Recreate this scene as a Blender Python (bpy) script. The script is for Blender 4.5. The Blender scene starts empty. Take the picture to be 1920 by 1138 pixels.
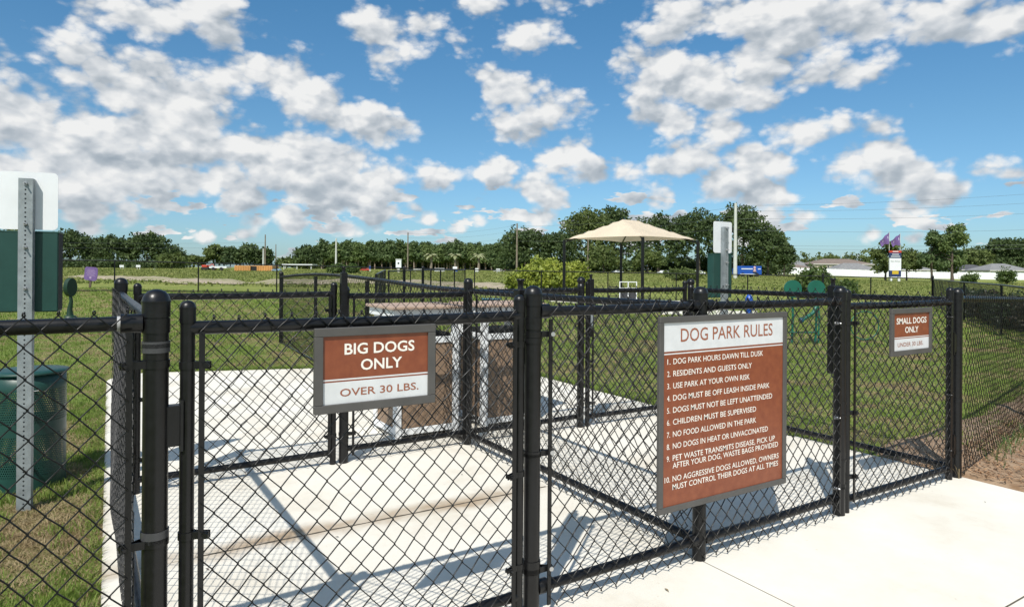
import bpy, bmesh, math, random
import numpy as np
from mathutils import Vector, Matrix
random.seed(7); RNG = np.random.default_rng(7)
R = math.radians
SC = bpy.context.scene
COL = SC.collection

# ------------------------------------------------------------------ camera
F, Y0, ROLL, CH = 1231.9, 504.5, R(0.40), 1.357
CAM = np.array([-2.376, -2.173, CH]); YAW = R(31.52)
FW = np.array([math.sin(YAW), math.cos(YAW), 0.0]); RT = np.array([math.cos(YAW), -math.sin(YAW), 0.0])
cd = bpy.data.cameras.new('camera'); cam = bpy.data.objects.new('camera', cd); COL.objects.link(cam)
c_, s_ = math.cos(ROLL), math.sin(ROLL)
rv = c_*RT + s_*np.array([0, 0, 1]); uv = -s_*RT + c_*np.array([0, 0, 1]); bv = -FW
cam.matrix_world = Matrix(((rv[0], uv[0], bv[0], CAM[0]), (rv[1], uv[1], bv[1], CAM[1]), (rv[2], uv[2], bv[2], CAM[2]), (0, 0, 0, 1)))
cd.sensor_width = 36; cd.lens = F/1920*36; cd.shift_y = (Y0-569)/1920; cd.clip_start = 0.05; cd.clip_end = 4000
SC.camera = cam

# ------------------------------------------------------------------ sun
SUNV = Vector((-0.77, -0.66, 1.24)).normalized()
EL = math.asin(SUNV.z); AZ = math.atan2(SUNV.x, SUNV.y)
sd = bpy.data.lights.new('sun', 'SUN'); sun = bpy.data.objects.new('sun', sd); COL.objects.link(sun)
sd.energy = 4.95; sd.angle = R(0.55); sd.color = (1.0, 0.955, 0.88)
sun.rotation_euler = SUNV.to_track_quat('Z', 'Y').to_euler()

# ------------------------------------------------------------------ sky
SKY_STRENGTH = 0.125
CLOUDS = [(60,105,45,28),(125,100,62,34),(190,135,80,40),(270,150,75,48),(345,190,72,50),(250,190,80,36),(385,225,40,40),
 (215,20,55,34),(290,32,55,38),(380,25,75,36),(430,55,45,28),(5,130,40,26),
 (30,235,78,48),(110,275,90,42),(200,255,85,50),(280,245,75,42),(345,275,100,46),(250,315,120,34),
 (470,275,60,40),(540,300,95,42),(620,310,90,45),(700,330,62,38),(640,360,105,30),(560,345,70,30),
 (405,335,50,34),(455,370,62,24),(150,350,66,34),(60,320,80,34),(350,330,60,30),(290,390,32,18),(170,400,60,18),(240,408,60,14),
 (455,125,56,28),(520,150,62,42),(585,190,66,46),(650,225,60,40),(715,238,52,36),
 (680,35,42,28),(735,75,55,42),(790,55,52,32),(840,80,40,22),(715,110,40,18),
 (930,10,60,42),(985,55,34,46),(1050,0,60,12),
 (960,165,52,42),(1035,210,66,46),(950,232,62,34),(1000,250,60,18),
 (1065,290,48,34),(1110,325,56,26),(935,320,46,30),(1000,348,58,24),(1165,325,34,20),(820,332,46,24),(1040,375,42,14),
 (1265,45,55,60),(1350,30,100,55),(1480,25,140,62),(1610,35,130,40),(1740,20,110,34),(1890,55,60,34),(1560,70,44,22),
 (1200,115,52,48),(1250,150,88,58),(1330,165,84,46),(1410,190,66,24),(1255,225,76,36),(1350,235,54,22),(1430,120,62,36),(1530,140,50,28),(1600,145,48,26),
 (1500,255,56,30),(1560,228,38,22),(1265,270,42,22),
 (1295,305,46,44),(1345,345,64,38),(1425,310,56,38),(1420,355,66,26),(1255,360,34,16),
 (1600,300,54,34),(1655,235,26,30),(1655,285,58,40),(1690,330,76,30),(1770,300,36,9),
 (1765,362,66,18),(1695,388,52,12),(1515,408,30,12),(1630,440,34,9),(1440,412,34,14),(1480,372,22,11),(1715,448,22,6),
 (550,398,32,16),(600,398,24,14),(480,412,38,10),(905,372,24,13),(858,426,20,7),(902,412,20,9),(800,410,24,7),(700,405,56,18),(1010,405,46,14),(790,390,22,9),(640,425,50,7),(560,420,50,8),(460,440,50,6),(380,440,40,6),(170,425,70,8),
 (1850,322,20,16),(1905,330,18,14)]
def dirco(x, y):
    a = x-960; b = y-Y0; u = c_*a + s_*b; v = -s_*a + c_*b
    return math.atan2(u, F), -v/math.hypot(u, F)
w = bpy.data.worlds.new('World'); SC.world = w; w.use_nodes = True
def build_world():
    nt = w.node_tree; N = nt.nodes; L = nt.links; N.clear()
    def mk(t, **k):
        n = N.new(t)
        for a, b in k.items(): setattr(n, a, b)
        return n
    def M(op, a, b=None, c=None, clamp=False):
        n = mk('ShaderNodeMath', operation=op); n.use_clamp = clamp
        for i, q in enumerate((a, b, c)):
            if q is None: continue
            if isinstance(q, (int, float)): n.inputs[i].default_value = q
            else: L.new(q, n.inputs[i])
        return n.outputs[0]
    def V(op, a, b=None, s=None):
        n = mk('ShaderNodeVectorMath', operation=op)
        for i, q in enumerate((a, b)):
            if q is None: continue
            if isinstance(q, tuple): n.inputs[i].default_value = q
            else: L.new(q, n.inputs[i])
        if s is not None:
            if isinstance(s, (int, float)): n.inputs['Scale'].default_value = s
            else: L.new(s, n.inputs['Scale'])
        return n.outputs['Value'] if op in ('DISTANCE', 'LENGTH', 'DOT_PRODUCT') else n.outputs[0]
    def sm(x, lo, hi, a=0.0, b=1.0):
        n = mk('ShaderNodeMapRange', interpolation_type='SMOOTHSTEP')
        L.new(x, n.inputs[0])
        for i, q in enumerate((lo, hi, a, b)): n.inputs[i+1].default_value = q
        return n.outputs[0]
    tc = mk('ShaderNodeTexCoord'); D = tc.outputs['Generated']
    cr, cf = V('DOT_PRODUCT', D, tuple(RT)), V('DOT_PRODUCT', D, tuple(FW))
    sx = mk('ShaderNodeSeparateXYZ'); L.new(D, sx.inputs[0]); dz = sx.outputs[2]
    hy = M('SQRT', M('ADD', M('MULTIPLY', cr, cr), M('MULTIPLY', cf, cf)))
    az = M('ARCTAN2', cr, cf); T = M('DIVIDE', dz, M('MAXIMUM', hy, 0.02))
    K = 1.6
    cb = mk('ShaderNodeCombineXYZ'); L.new(az, cb.inputs[0]); L.new(M('MULTIPLY', T, K), cb.inputs[1])
    P0 = cb.outputs[0]
    # seamless noise space: horizontal unit vector * 1, stretched vertical
    nv = mk('ShaderNodeCombineXYZ')
    L.new(M('DIVIDE', cr, M('MAXIMUM', hy, .02)), nv.inputs[0]); L.new(M('DIVIDE', cf, M('MAXIMUM', hy, .02)), nv.inputs[1]); L.new(M('MULTIPLY', T, 1.5), nv.inputs[2])
    NV = nv.outputs[0]
    def noise(vec, sc, det, rough, col=False):
        n = mk('ShaderNodeTexNoise'); L.new(vec, n.inputs['Vector']); n.inputs['Scale'].default_value = sc
        n.inputs['Detail'].default_value = det; n.inputs['Roughness'].default_value = rough
        return n.outputs['Color'] if col else n.outputs['Fac']
    size = M('MINIMUM', M('ADD', M('MULTIPLY', T, 1.9), 0.22), 1.0)     # clouds look smaller towards the horizon
    wv = V('SUBTRACT', noise(NV, 10, 5, .6, True), (.5, .5, .5))
    P1 = V('ADD', P0, V('SCALE', wv, s=M('MULTIPLY', size, 0.075)))
    nf = noise(NV, 13, 10, .645)
    n1 = noise(NV, 12, 5, .52)
    ns = noise(V('ADD', NV, (-.014, 0, .030)), 12, 4, .50)
    def billow(vec):
        n = mk('ShaderNodeTexVoronoi', feature='F1'); L.new(vec, n.inputs['Vector']); n.inputs['Scale'].default_value = 13.5
        n.inputs['Detail'].default_value = 2.0; n.inputs['Roughness'].default_value = .55; n.inputs['Lacunarity'].default_value = 2.3
        return M('SUBTRACT', .925, n.outputs['Distance'])
    wn = V('ADD', NV, V('SCALE', wv, s=.035))
    b0 = billow(wn); b1 = billow(V('ADD', wn, (-.010, 0, .026)))
    def field(lst, P):
        acc = None
        for (x, y, rx, ry) in lst:
            if rx == 0: continue
            a, t = dirco(x, y); r = 1.0*math.sqrt(rx*ry*K)/F
            d = V('DISTANCE', P, (a, t*K, 0))
            e = M('SUBTRACT', d, r) 
            acc = e if acc is None else M('SMOOTH_MIN', acc, e, .014)
        return acc
    near = field(CLOUDS, P1)
    # a generic cumulus field away from the view (behind and high up)
    gen = M('SUBTRACT', 0.50, noise(NV, 3.2, 3, .5))
    side = sm(M('ABSOLUTE', az), .72, .95)
    gsel = M('MULTIPLY', M('ADD', M('MULTIPLY', gen, .6), M('MULTIPLY', M('SUBTRACT', 1.0, side), .35)), 1.0)
    lv = V('MULTIPLY', NV, (1, 1, 2.1))
    low = M('ADD', M('SUBTRACT', .515, noise(lv, 13, 4, .55)), M('MULTIPLY', M('ABSOLUTE', M('SUBTRACT', T, .075)), 2.2))
    dens = M('ADD', M('MULTIPLY', M('MINIMUM', M('MINIMUM', near, gsel), M('MULTIPLY', low, .5)), -1.0), M('MULTIPLY', M('ADD', M('MULTIPLY', M('SUBTRACT', nf, .5), .130), M('MULTIPLY', b0, .088)), size))
    dn = M('DIVIDE', dens, size)
    alpha = M('MULTIPLY', sm(dn, -.020, .032), .97)
    alpha = M('MULTIPLY', alpha, sm(T, 0.0, .03))
    # self shading: sunlit tops, grey undersides
    up = field(CLOUDS, V('ADD', P1, (-.012, .040, 0)))
    shp = M('DIVIDE', M('SUBTRACT', up, near), .040)
    shp = M('MULTIPLY', shp, sm(dn, -.02, .05))
    rel = M('SUBTRACT', n1, ns)
    thick = sm(dn, .0, .09)
    lum = M('ADD', M('MULTIPLY', rel, .9), .81)
    lum = M('ADD', lum, M('MULTIPLY', M('SUBTRACT', b0, b1), .50))
    lum = M('ADD', lum, M('MULTIPLY', shp, .15))
    lum = M('SUBTRACT', lum, M('MULTIPLY', M('MULTIPLY', thick, sm(noise(NV, 6, 2, .5), .40, .66)), .08))
    lum = M('MINIMUM', M('MAXIMUM', lum, .30), 1.0)
    cr_ = mk('ShaderNodeValToRGB'); L.new(lum, cr_.inputs[0]); e = cr_.color_ramp.elements
    e[0].position = .30; e[0].color = (.30, .36, .42, 1); e[1].position = 1.0; e[1].color = (.90, .90, .89, 1)
    q = e.new(.60); q.color = (.46, .51, .56, 1); q = e.new(.80); q.color = (.67, .70, .73, 1)
    st = mk('ShaderNodeTexSky'); st.sky_type = 'NISHITA'; st.sun_disc = False; st.sun_elevation = EL; st.sun_rotation = AZ
    st.air_density = 1.0; st.dust_density = 0.55; st.ozone_density = 1.6; st.altitude = 0
    # colour tint multiplied over the whole sky, varying with elevation
    sk = mk('ShaderNodeMix', data_type='RGBA', blend_type='MULTIPLY'); sk.inputs[0].default_value = 1
    L.new(st.outputs[0], sk.inputs[6])
    tr = mk('ShaderNodeValToRGB'); L.new(T, tr.inputs[0]); e = tr.color_ramp.elements
    e[0].position = 0; e[0].color = SKYT[0]; e[1].position = .5; e[1].color = SKYT[2]
    q = e.new(.2); q.color = SKYT[1]
    L.new(tr.outputs[0], sk.inputs[7])
    cs = V('SCALE', cr_.outputs[0], s=CLOUD_GAIN/SKY_STRENGTH)
    mx = mk('ShaderNodeMix', data_type='RGBA'); L.new(alpha, mx.inputs[0]); L.new(sk.outputs[2], mx.inputs[6]); L.new(cs, mx.inputs[7])
    bg = mk('ShaderNodeBackground'); L.new(mx.outputs[2], bg.inputs[0]); bg.inputs[1].default_value = SKY_STRENGTH
    out = mk('ShaderNodeOutputWorld'); L.new(bg.outputs[0], out.inputs[0])
SKYT = ((.50, .70, .93, 1), (.48, .75, .88, 1), (.40, .82, .98, 1)); CLOUD_GAIN = .95
build_world()
w.cycles.sampling_method = 'MANUAL'; w.cycles.sample_map_resolution = 512
SC.view_settings.view_transform = 'Standard'; SC.view_settings.look = 'None'; SC.view_settings.gamma = 1
SC.view_settings.use_curve_mapping = False; SC.view_settings.exposure = 0.06
SC.cycles.max_bounces = 6; SC.cycles.transparent_max_bounces = 8

# ------------------------------------------------------------------ terrain
MIDX = [-2500, 200, 600, 1000, 1400, 1800, 2400]; MIDZ = [.45, .42, .27, .12, .03, -.08, -.15]
FARX = [-2500, 200, 600, 1000, 1300, 1450, 1700, 1900, 4000]; FARZ = [1.15, 1.15, 1.1, 1.1, 1.1, .65, -.3, -.45, -.45]
def terr(x, y):
    x = np.asarray(x, float); y = np.asarray(y, float)
    dx = x-CAM[0]; dy = y-CAM[1]; lat = dx*RT[0]+dy*RT[1]; dep = dx*FW[0]+dy*FW[1]
    px = 960+F*lat/np.maximum(dep, .5)
    m = np.interp(px, MIDX, MIDZ); f_ = np.interp(px, FARX, FARZ)
    t1 = np.clip((dep-8)/17, 0, 1); t1 = t1*t1*(3-2*t1)
    t2 = np.clip((dep-30)/95, 0, 1)
    z = m*t1*(1-t2) + f_*t2
    t3 = np.clip((x-2.7)/3.0, 0, 1); t3 = t3*t3*(3-2*t3); t4 = np.clip((dep-12)/10, 0, 1)
    return z - .10*t3*(1-t4)*np.clip(1-(y-2.0)/3.5, 0, 1)
def P(px, d, dz=0.0, ground=True):
    """world point standing `d` metres in front of the lens plane, at image column px"""
    q = CAM + (RT*(px-960)/F + FW)*d
    z = float(terr(q[0], q[1])) if ground else 0
    return Vector((q[0], q[1], z+dz))
def zpix(px, y, d):          # height of a point seen at image row y
    h = Y0 + (px-960)*math.tan(ROLL)
    return CH - (y-h)*d/F

# ------------------------------------------------------------------ materials
MATS = {}
def mat(name, col, rough=.6, metal=0, var=0.0, vscale=4, bump=0, bscale=60, spec=.5, coat=0, col2=None, trans=0, detail=5):
    if name in MATS: return MATS[name]
    m = bpy.data.materials.new(name); m.use_nodes = True; nt = m.node_tree; N = nt.nodes; L = nt.links
    b = N['Principled BSDF']; b.inputs['Base Color'].default_value = (*col, 1); b.inputs['Roughness'].default_value = rough
    b.inputs['Metallic'].default_value = metal; b.inputs['Specular IOR Level'].default_value = spec; b.inputs['Coat Weight'].default_value = coat
    tc = N.new('ShaderNodeTexCoord')
    if var or col2:
        n = N.new('ShaderNodeTexNoise'); n.inputs['Scale'].default_value = vscale; n.inputs['Detail'].default_value = detail; n.inputs['Roughness'].default_value = .62
        L.new(tc.outputs['Object'], n.inputs['Vector'])
        r = N.new('ShaderNodeValToRGB'); L.new(n.outputs['Fac'], r.inputs[0]); e = r.color_ramp.elements
        c2 = col2 or tuple(min(1, c*(1+var)) for c in col); c1 = col if col2 else tuple(c*(1-var) for c in col)
        e[0].position = .34; e[0].color = (*c1, 1); e[1].position = .66; e[1].color = (*c2, 1)
        L.new(r.outputs[0], b.inputs['Base Color'])
        rr = N.new('ShaderNodeMapRange'); L.new(n.outputs['Fac'], rr.inputs[0]); rr.inputs[3].default_value = max(0, rough-.08); rr.inputs[4].default_value = min(1, rough+.1)
        L.new(rr.outputs[0], b.inputs['Roughness'])
    if bump:
        n = N.new('ShaderNodeTexNoise'); n.inputs['Scale'].default_value = bscale; n.inputs['Detail'].default_value = 4
        L.new(tc.outputs['Object'], n.inputs['Vector'])
        bp = N.new('ShaderNodeBump'); bp.inputs['Strength'].default_value = bump; bp.inputs['Distance'].default_value = .01
        L.new(n.outputs['Fac'], bp.inputs['Height']); L.new(bp.outputs[0], b.inputs['Normal'])
    if trans:
        t = N.new('ShaderNodeBsdfTranslucent'); mx = N.new('ShaderNodeMixShader'); mx.inputs[0].default_value = trans
        src = b.inputs['Base Color'].links[0].from_socket if b.inputs['Base Color'].links else None
        if src: L.new(src, t.inputs[0])
        else: t.inputs[0].default_value = (*col, 1)
        L.new(b.outputs[0], mx.inputs[1]); L.new(t.outputs[0], mx.inputs[2]); L.new(mx.outputs[0], N['Material Output'].inputs[0])
    MATS[name] = m; return m
BLACK = mat('black_powder_coat', (.0065, .0065, .007), .33, var=.25, vscale=30, bump=.04, bscale=250, spec=.38)
WIRE = mat('black_vinyl_wire', (.006, .006, .006), .35, spec=.36)
GALV = mat('galvanised_steel', (.27, .30, .31), .5, .35, var=.18, vscale=14)
BOLT = mat('zinc_bolt', (.5, .5, .5), .35, .8)
SCUFF = mat('bare_scuff', (.45, .45, .45), .6, .3)
BAND = mat('grey_band', (.05, .05, .052), .42)
WHITE = mat('white_paint', (.74, .76, .77), .45, var=.05, vscale=3)
GREEN = mat('dark_green_paint', (.010, .050, .040), .42, var=.15, vscale=5)
PGREEN = mat('play_green', (.008, .10, .065), .4, var=.1)
SFRAME = mat('sign_frame', (.075, .071, .066), .5, var=.12, vscale=8)
SBROWN = mat('sign_rust', (.245, .070, .029), .38, col2=(.19, .048, .020), vscale=24, spec=.45, detail=9)
SWHITE = mat('sign_white', (.66, .67, .67), .5, col2=(.58, .59, .59), vscale=14, detail=8)
LETW = mat('letter_cream', (.82, .78, .70), .5); LETB = mat('letter_rust', (.29, .095, .045), .5)
TANF = mat('tan_canvas', (.68, .575, .44), .8, var=.05, vscale=1.2, bump=.1, bscale=200, trans=.22)
BROWNP = mat('brown_composite', (.27, .185, .122), .6, col2=(.21, .14, .09), vscale=18, bump=.15, bscale=120)
TANC = mat('tan_composite', (.40, .29, .22), .65, var=.12, vscale=10, bump=.1)
PURPLE = mat('purple', (.15, .09, .25), .5, var=.1, trans=.0)
WOODP = mat('weathered_pole', (.20, .165, .125), .85, var=.25, vscale=3, bump=.3, bscale=20)
CONP = mat('concrete_pole', (.52, .53, .50), .8, var=.08, vscale=2)
BARK = mat('bark', (.10, .078, .058), .95, var=.3, vscale=6, bump=.5, bscale=12)
PBARK = mat('pine_bark', (.26, .20, .16), .95, var=.3, vscale=6)
OAK = mat('oak_leaves', (.042, .072, .024), .6, col2=(.108, .150, .052), vscale=.45, trans=.30, spec=.3)
OAK2 = mat('oak_leaves_olive', (.075, .108, .030), .6, col2=(.165, .205, .062), vscale=.5, trans=.3, spec=.3)
PINE = mat('pine_needles', (.10, .15, .045), .6, col2=(.18, .235, .08), vscale=.5, trans=.32, spec=.3)
PINE2 = mat('pine_needles_deep', (.070, .115, .040), .6, col2=(.135, .185, .066), vscale=.5, trans=.3, spec=.3)
LIME = mat('lime_leaves', (.17, .23, .03), .55, col2=(.40, .44, .07), vscale=1.4, trans=.35)
SHRUB = mat('shrub_leaves', (.045, .085, .018), .5, col2=(.12, .17, .04), vscale=1.6, trans=.3)
HEDGE = mat('hedge_leaves', (.016, .034, .012), .45, col2=(.045, .065, .022), vscale=4, trans=.15)
HEDGER = mat('hedge_leaves_ruddy', (.055, .03, .018), .5, col2=(.03, .045, .016), vscale=5, trans=.15)
BLUE = mat('royal_blue', (.012, .075, .36), .35, var=.08)
TEAL = mat('blue_plastic', (.03, .12, .17), .5, var=.1)
NAVY = mat('navy', (.02, .035, .11), .5); RED = mat('red_paint', (.48, .05, .025), .5); YEL = mat('yellow', (.55, .38, .03), .5)
ORANGE = mat('orange_steel', (.52, .25, .075), .55, var=.12, vscale=1)
DARK = mat('dark_void', (.01, .01, .01), .8); GLASS = mat('window_glass', (.02, .03, .04), .1, spec=.8); RUB = mat('tyre', (.015, .015, .015), .8)
STUCCO = mat('stucco_cream', (.50, .45, .35), .85, var=.05); STUCCOW = mat('stucco_white', (.62, .61, .56), .85, var=.05)
ROOFB = mat('shingle_brown', (.185, .145, .12), .9, var=.18, vscale=1.5, bump=.2); ROOFG = mat('shingle_grey', (.20, .20, .20), .9, var=.15, vscale=1.5, bump=.2); ROOFD = mat('shingle_dark', (.075, .075, .082), .9, var=.15, vscale=1.5)
VINYL = mat('white_vinyl', (.78, .79, .79), .5)

def ground_mat():
    m = bpy.data.materials.new('lawn_ground'); m.use_nodes = True; nt = m.node_tree; N = nt.nodes; L = nt.links; b = N['Principled BSDF']
    g = N.new('ShaderNodeNewGeometry'); pos = g.outputs['Position']
    def noise(s, d, r=.6, sx=None):
        n = N.new('ShaderNodeTexNoise'); n.inputs['Scale'].default_value = s; n.inputs['Detail'].default_value = d; n.inputs['Roughness'].default_value = r
        L.new(pos, n.inputs['Vector']); return n.outputs['Fac']
    def ramp(f, st):
        r = N.new('ShaderNodeValToRGB'); L.new(f, r.inputs[0]); e = r.color_ramp.elements
        e[0].position, e[0].color = st[0][0], (*st[0][1], 1); e[1].position, e[1].color = st[-1][0], (*st[-1][1], 1)
        for p_, c in st[1:-1]: q = e.new(p_); q.color = (*c, 1)
        return r.outputs[0]
    def mix(f, a, c):
        x = N.new('ShaderNodeMix'); x.data_type = 'RGBA'; L.new(f, x.inputs[0]); L.new(a, x.inputs[6]); L.new(c, x.inputs[7]); return x.outputs[2]
    green = ramp(noise(11, 8, .75), [(.30, (.07, .105, .022)), (.52, (.15, .205, .042)), (.72, (.25, .29, .085))])
    thatch = ramp(noise(23, 6, .7), [(.3, (.10, .07, .034)), (.7, (.30, .225, .12))])
    patch = ramp(noise(.9, 7, .72), [(.46, (0, 0, 0)), (.62, (1, 1, 1))])
    c1 = mix(patch, green, thatch)
    fieldg = ramp(noise(.35, 6, .65), [(.3, (.15, .19, .042)), (.5, (.205, .24, .058)), (.7, (.31, .295, .10))])
    sep = N.new('ShaderNodeVectorMath'); sep.operation = 'DISTANCE'; L.new(pos, sep.inputs[0]); sep.inputs[1].default_value = tuple(CAM)
    mr = N.new('ShaderNodeMapRange'); L.new(sep.outputs['Value'], mr.inputs[0]); mr.inputs[1].default_value = 16; mr.inputs[2].default_value = 34
    c2 = mix(mr.outputs[0], c1, fieldg)
    L.new(c2, b.inputs['Base Color']); b.inputs['Roughness'].default_value = .95; b.inputs['Specular IOR Level'].default_value = .15
    bp = N.new('ShaderNodeBump'); bp.inputs['Strength'].default_value = .8; bp.inputs['Distance'].default_value = .03
    L.new(noise(28, 6, .7), bp.inputs['Height']); L.new(bp.outputs[0], b.inputs['Normal'])
    return m
def concrete_mat():
    m = bpy.data.materials.new('broom_concrete'); m.use_nodes = True; nt = m.node_tree; N = nt.nodes; L = nt.links; b = N['Principled BSDF']
    g = N.new('ShaderNodeNewGeometry'); pos = g.outputs['Position']
    def noise(s, d, r=.6, vec=pos):
        n = N.new('ShaderNodeTexNoise'); n.inputs['Scale'].default_value = s; n.inputs['Detail'].default_value = d; n.inputs['Roughness'].default_value = r
        L.new(vec, n.inputs['Vector']); return n.outputs['Fac']
    def ramp(f, st):
        r = N.new('ShaderNodeValToRGB'); L.new(f, r.inputs[0]); e = r.color_ramp.elements
        e[0].position, e[0].color = st[0][0], (*st[0][1], 1); e[1].position, e[1].color = st[-1][0], (*st[-1][1], 1)
        for p_, c in st[1:-1]: q = e.new(p_); q.color = (*c, 1)
        return r.outputs[0]
    def M(op, a, c=None, d=None):
        n = N.new('ShaderNodeMath'); n.operation = op
        for i, q in enumerate((a, c, d)):
            if q is None: continue
            if isinstance(q, (int, float)): n.inputs[i].default_value = q
            else: L.new(q, n.inputs[i])
        return n.outputs[0]
    base = ramp(noise(1.3, 9, .68), [(.27, (.57, .515, .42)), (.47, (.68, .645, .565)), (.75, (.745, .72, .655))])
    # water-borne dirt settled along the joint inside the big-dog entry
    sp = N.new('ShaderNodeSeparateXYZ'); L.new(pos, sp.inputs[0])
    wob = M('MULTIPLY', M('SUBTRACT', noise(2.2, 5), .5), .34)
    dy = M('ABSOLUTE', M('SUBTRACT', M('ADD', sp.outputs[1], wob), 1.24))
    band = N.new('ShaderNodeMapRange'); band.interpolation_type = 'SMOOTHSTEP'; L.new(dy, band.inputs[0]); band.inputs[1].default_value = .015; band.inputs[2].default_value = .15; band.inputs[3].default_value = 1; band.inputs[4].default_value = 0
    xm = N.new('ShaderNodeMapRange'); xm.interpolation_type = 'SMOOTHSTEP'; L.new(sp.outputs[0], xm.inputs[0]); xm.inputs[1].default_value = .05; xm.inputs[2].default_value = -.2
    xm2 = N.new('ShaderNodeMapRange'); L.new(noise(2.6, 4), xm2.inputs[0]); xm2.inputs[1].default_value = .35; xm2.inputs[2].default_value = .62; xm2.inputs[3].default_value = .35; xm2.inputs[4].default_value = 1
    f = M('MULTIPLY', M('MULTIPLY', band.outputs[0], xm.outputs[0]), M('MULTIPLY', xm2.outputs[0], .85))
    st = N.new('ShaderNodeMix'); st.data_type = 'RGBA'; L.new(f, st.inputs[0]); L.new(base, st.inputs[6]); st.inputs[7].default_value = (.30, .205, .115, 1)
    spots = ramp(noise(34, 2, .5), [(.70, (1, 1, 1)), (.78, (.72, .68, .6))])
    mm = N.new('ShaderNodeMix'); mm.data_type = 'RGBA'; mm.blend_type = 'MULTIPLY'; mm.inputs[0].default_value = .6; L.new(st.outputs[2], mm.inputs[6]); L.new(spots, mm.inputs[7])
    L.new(mm.outputs[2], b.inputs['Base Color']); b.inputs['Roughness'].default_value = .9; b.inputs['Specular IOR Level'].default_value = .2
    mp = N.new('ShaderNodeMapping'); mp.inputs['Scale'].default_value = (4, 160, 1); L.new(pos, mp.inputs[0])
    bp = N.new('ShaderNodeBump'); bp.inputs['Strength'].default_value = .25; bp.inputs['Distance'].default_value = .003
    L.new(noise(1, 4, .6, mp.outputs[0]), bp.inputs['Height'])
    bp2 = N.new('ShaderNodeBump'); bp2.inputs['Strength'].default_value = .2; bp2.inputs['Distance'].default_value = .004; L.new(noise(90, 3), bp2.inputs['Height']); L.new(bp.outputs[0], bp2.inputs['Normal'])
    L.new(bp2.outputs[0], b.inputs['Normal']); return m
LAWN = ground_mat(); CONC = concrete_mat()
SOIL = mat('sandy_soil', (.36, .255, .165), .95, col2=(.21, .125, .065), vscale=9, bump=.6, bscale=40)
SAND = mat('bare_bank', (.46, .36, .29), .95, col2=(.20, .21, .075), vscale=.9, bump=.5, bscale=6)
JOINT = mat('joint_dirt', (.085, .07, .05), .95)

# ------------------------------------------------------------------ mesh tools
class MB:
    def __init__(s): s.v = []; s.f = []; s.sm = []
    def add(s, vs, fs, smooth=False):
        o = len(s.v); s.v += [tuple(q) for q in vs]; s.f += [tuple(i+o for i in q) for q in fs]; s.sm += [smooth]*len(fs); return s
    def box(s, a, b, bev=0):
        (x0, y0, z0), (x1, y1, z1) = a, b
        if bev <= 0:
            return s.add([(x0, y0, z0), (x1, y0, z0), (x1, y1, z0), (x0, y1, z0), (x0, y0, z1), (x1, y0, z1), (x1, y1, z1), (x0, y1, z1)],
                [(0, 3, 2, 1), (4, 5, 6, 7), (0, 1, 5, 4), (1, 2, 6, 5), (2, 3, 7, 6), (3, 0, 4, 7)])
        bm = bmesh.new(); bmesh.ops.create_cube(bm, size=1)
        for v in bm.verts: v.co = Vector(((x0+x1)/2+v.co.x*(x1-x0), (y0+y1)/2+v.co.y*(y1-y0), (z0+z1)/2+v.co.z*(z1-z0)))
        bmesh.ops.bevel(bm, geom=bm.edges[:], offset=bev, segments=1, affect='EDGES')
        bm.verts.index_update(); s.add([v.co[:] for v in bm.verts], [[v.index for v in f.verts] for f in bm.faces]); bm.free(); return s
    def tube(s, pts, r, n=8, cap=True, smooth=True):
        pts = [Vector(p) for p in pts]; rs = r if isinstance(r, (list, tuple)) else [r]*len(pts)
        vs = []; fs = []; up = None
        for i, p in enumerate(pts):
            d = (pts[min(i+1, len(pts)-1)]-pts[max(i-1, 0)]).normalized()
            if up is None: up = d.orthogonal().normalized()
            up = (up-d*up.dot(d)).normalized(); q = d.cross(up)
            for k in range(n):
                a = 2*math.pi*k/n; vs.append(p+(up*math.cos(a)+q*math.sin(a))*rs[i])
        for i in range(len(pts)-1):
            for k in range(n): fs.append((i*n+k, i*n+(k+1) % n, (i+1)*n+(k+1) % n, (i+1)*n+k))
        s.add(vs, fs, smooth)
        if cap: s.add([vs[k] for k in range(n)], [tuple(range(n))[::-1]]); s.add([vs[-n+k] for k in range(n)], [tuple(range(n))])
        return s
    def lathe(s, prof, c, n=20, smooth=True):
        vs = []; fs = []
        for (r, z) in prof:
            for k in range(n): a = 2*math.pi*k/n; vs.append((c[0]+r*math.cos(a), c[1]+r*math.sin(a), c[2]+z))
        for i in range(len(prof)-1):
            for k in range(n): fs.append((i*n+k, i*n+(k+1) % n, (i+1)*n+(k+1) % n, (i+1)*n+k))
        return s.add(vs, fs, smooth)
    def mesh(s, name, m):
        me = bpy.data.meshes.new(name); me.from_pydata(s.v, [], s.f)
        if s.sm: me.polygons.foreach_set('use_smooth', s.sm)
        me.materials.append(m); me.update(); return me
    def build(s, name, m, parent=None, **kw): return obj(name, s.mesh(name, m), parent, **kw)
def obj(name, me, parent=None, loc=None, rot=None, **props):
    o = bpy.data.objects.new(name, me); COL.objects.link(o)
    if parent: o.parent = parent
    if loc is not None: o.location = loc
    if rot is not None: o.rotation_euler = rot
    for k, v in props.items(): o[k] = v
    return o
def thing(name, label, cat, loc=(0, 0, 0), rz=0.0, group=None):
    o = bpy.data.objects.new(name, None); COL.objects.link(o); o.location = loc; o.rotation_euler = (0, 0, rz); o.empty_display_size = .1
    o['label'] = label; o['category'] = cat
    if group: o['group'] = group
    return o
def copy_tree(o, parent=None):
    c = o.copy(); COL.objects.link(c)
    if parent: c.parent = parent
    for ch in [q for q in COL.objects if q.parent == o]: copy_tree(ch, c)
    return c
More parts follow.
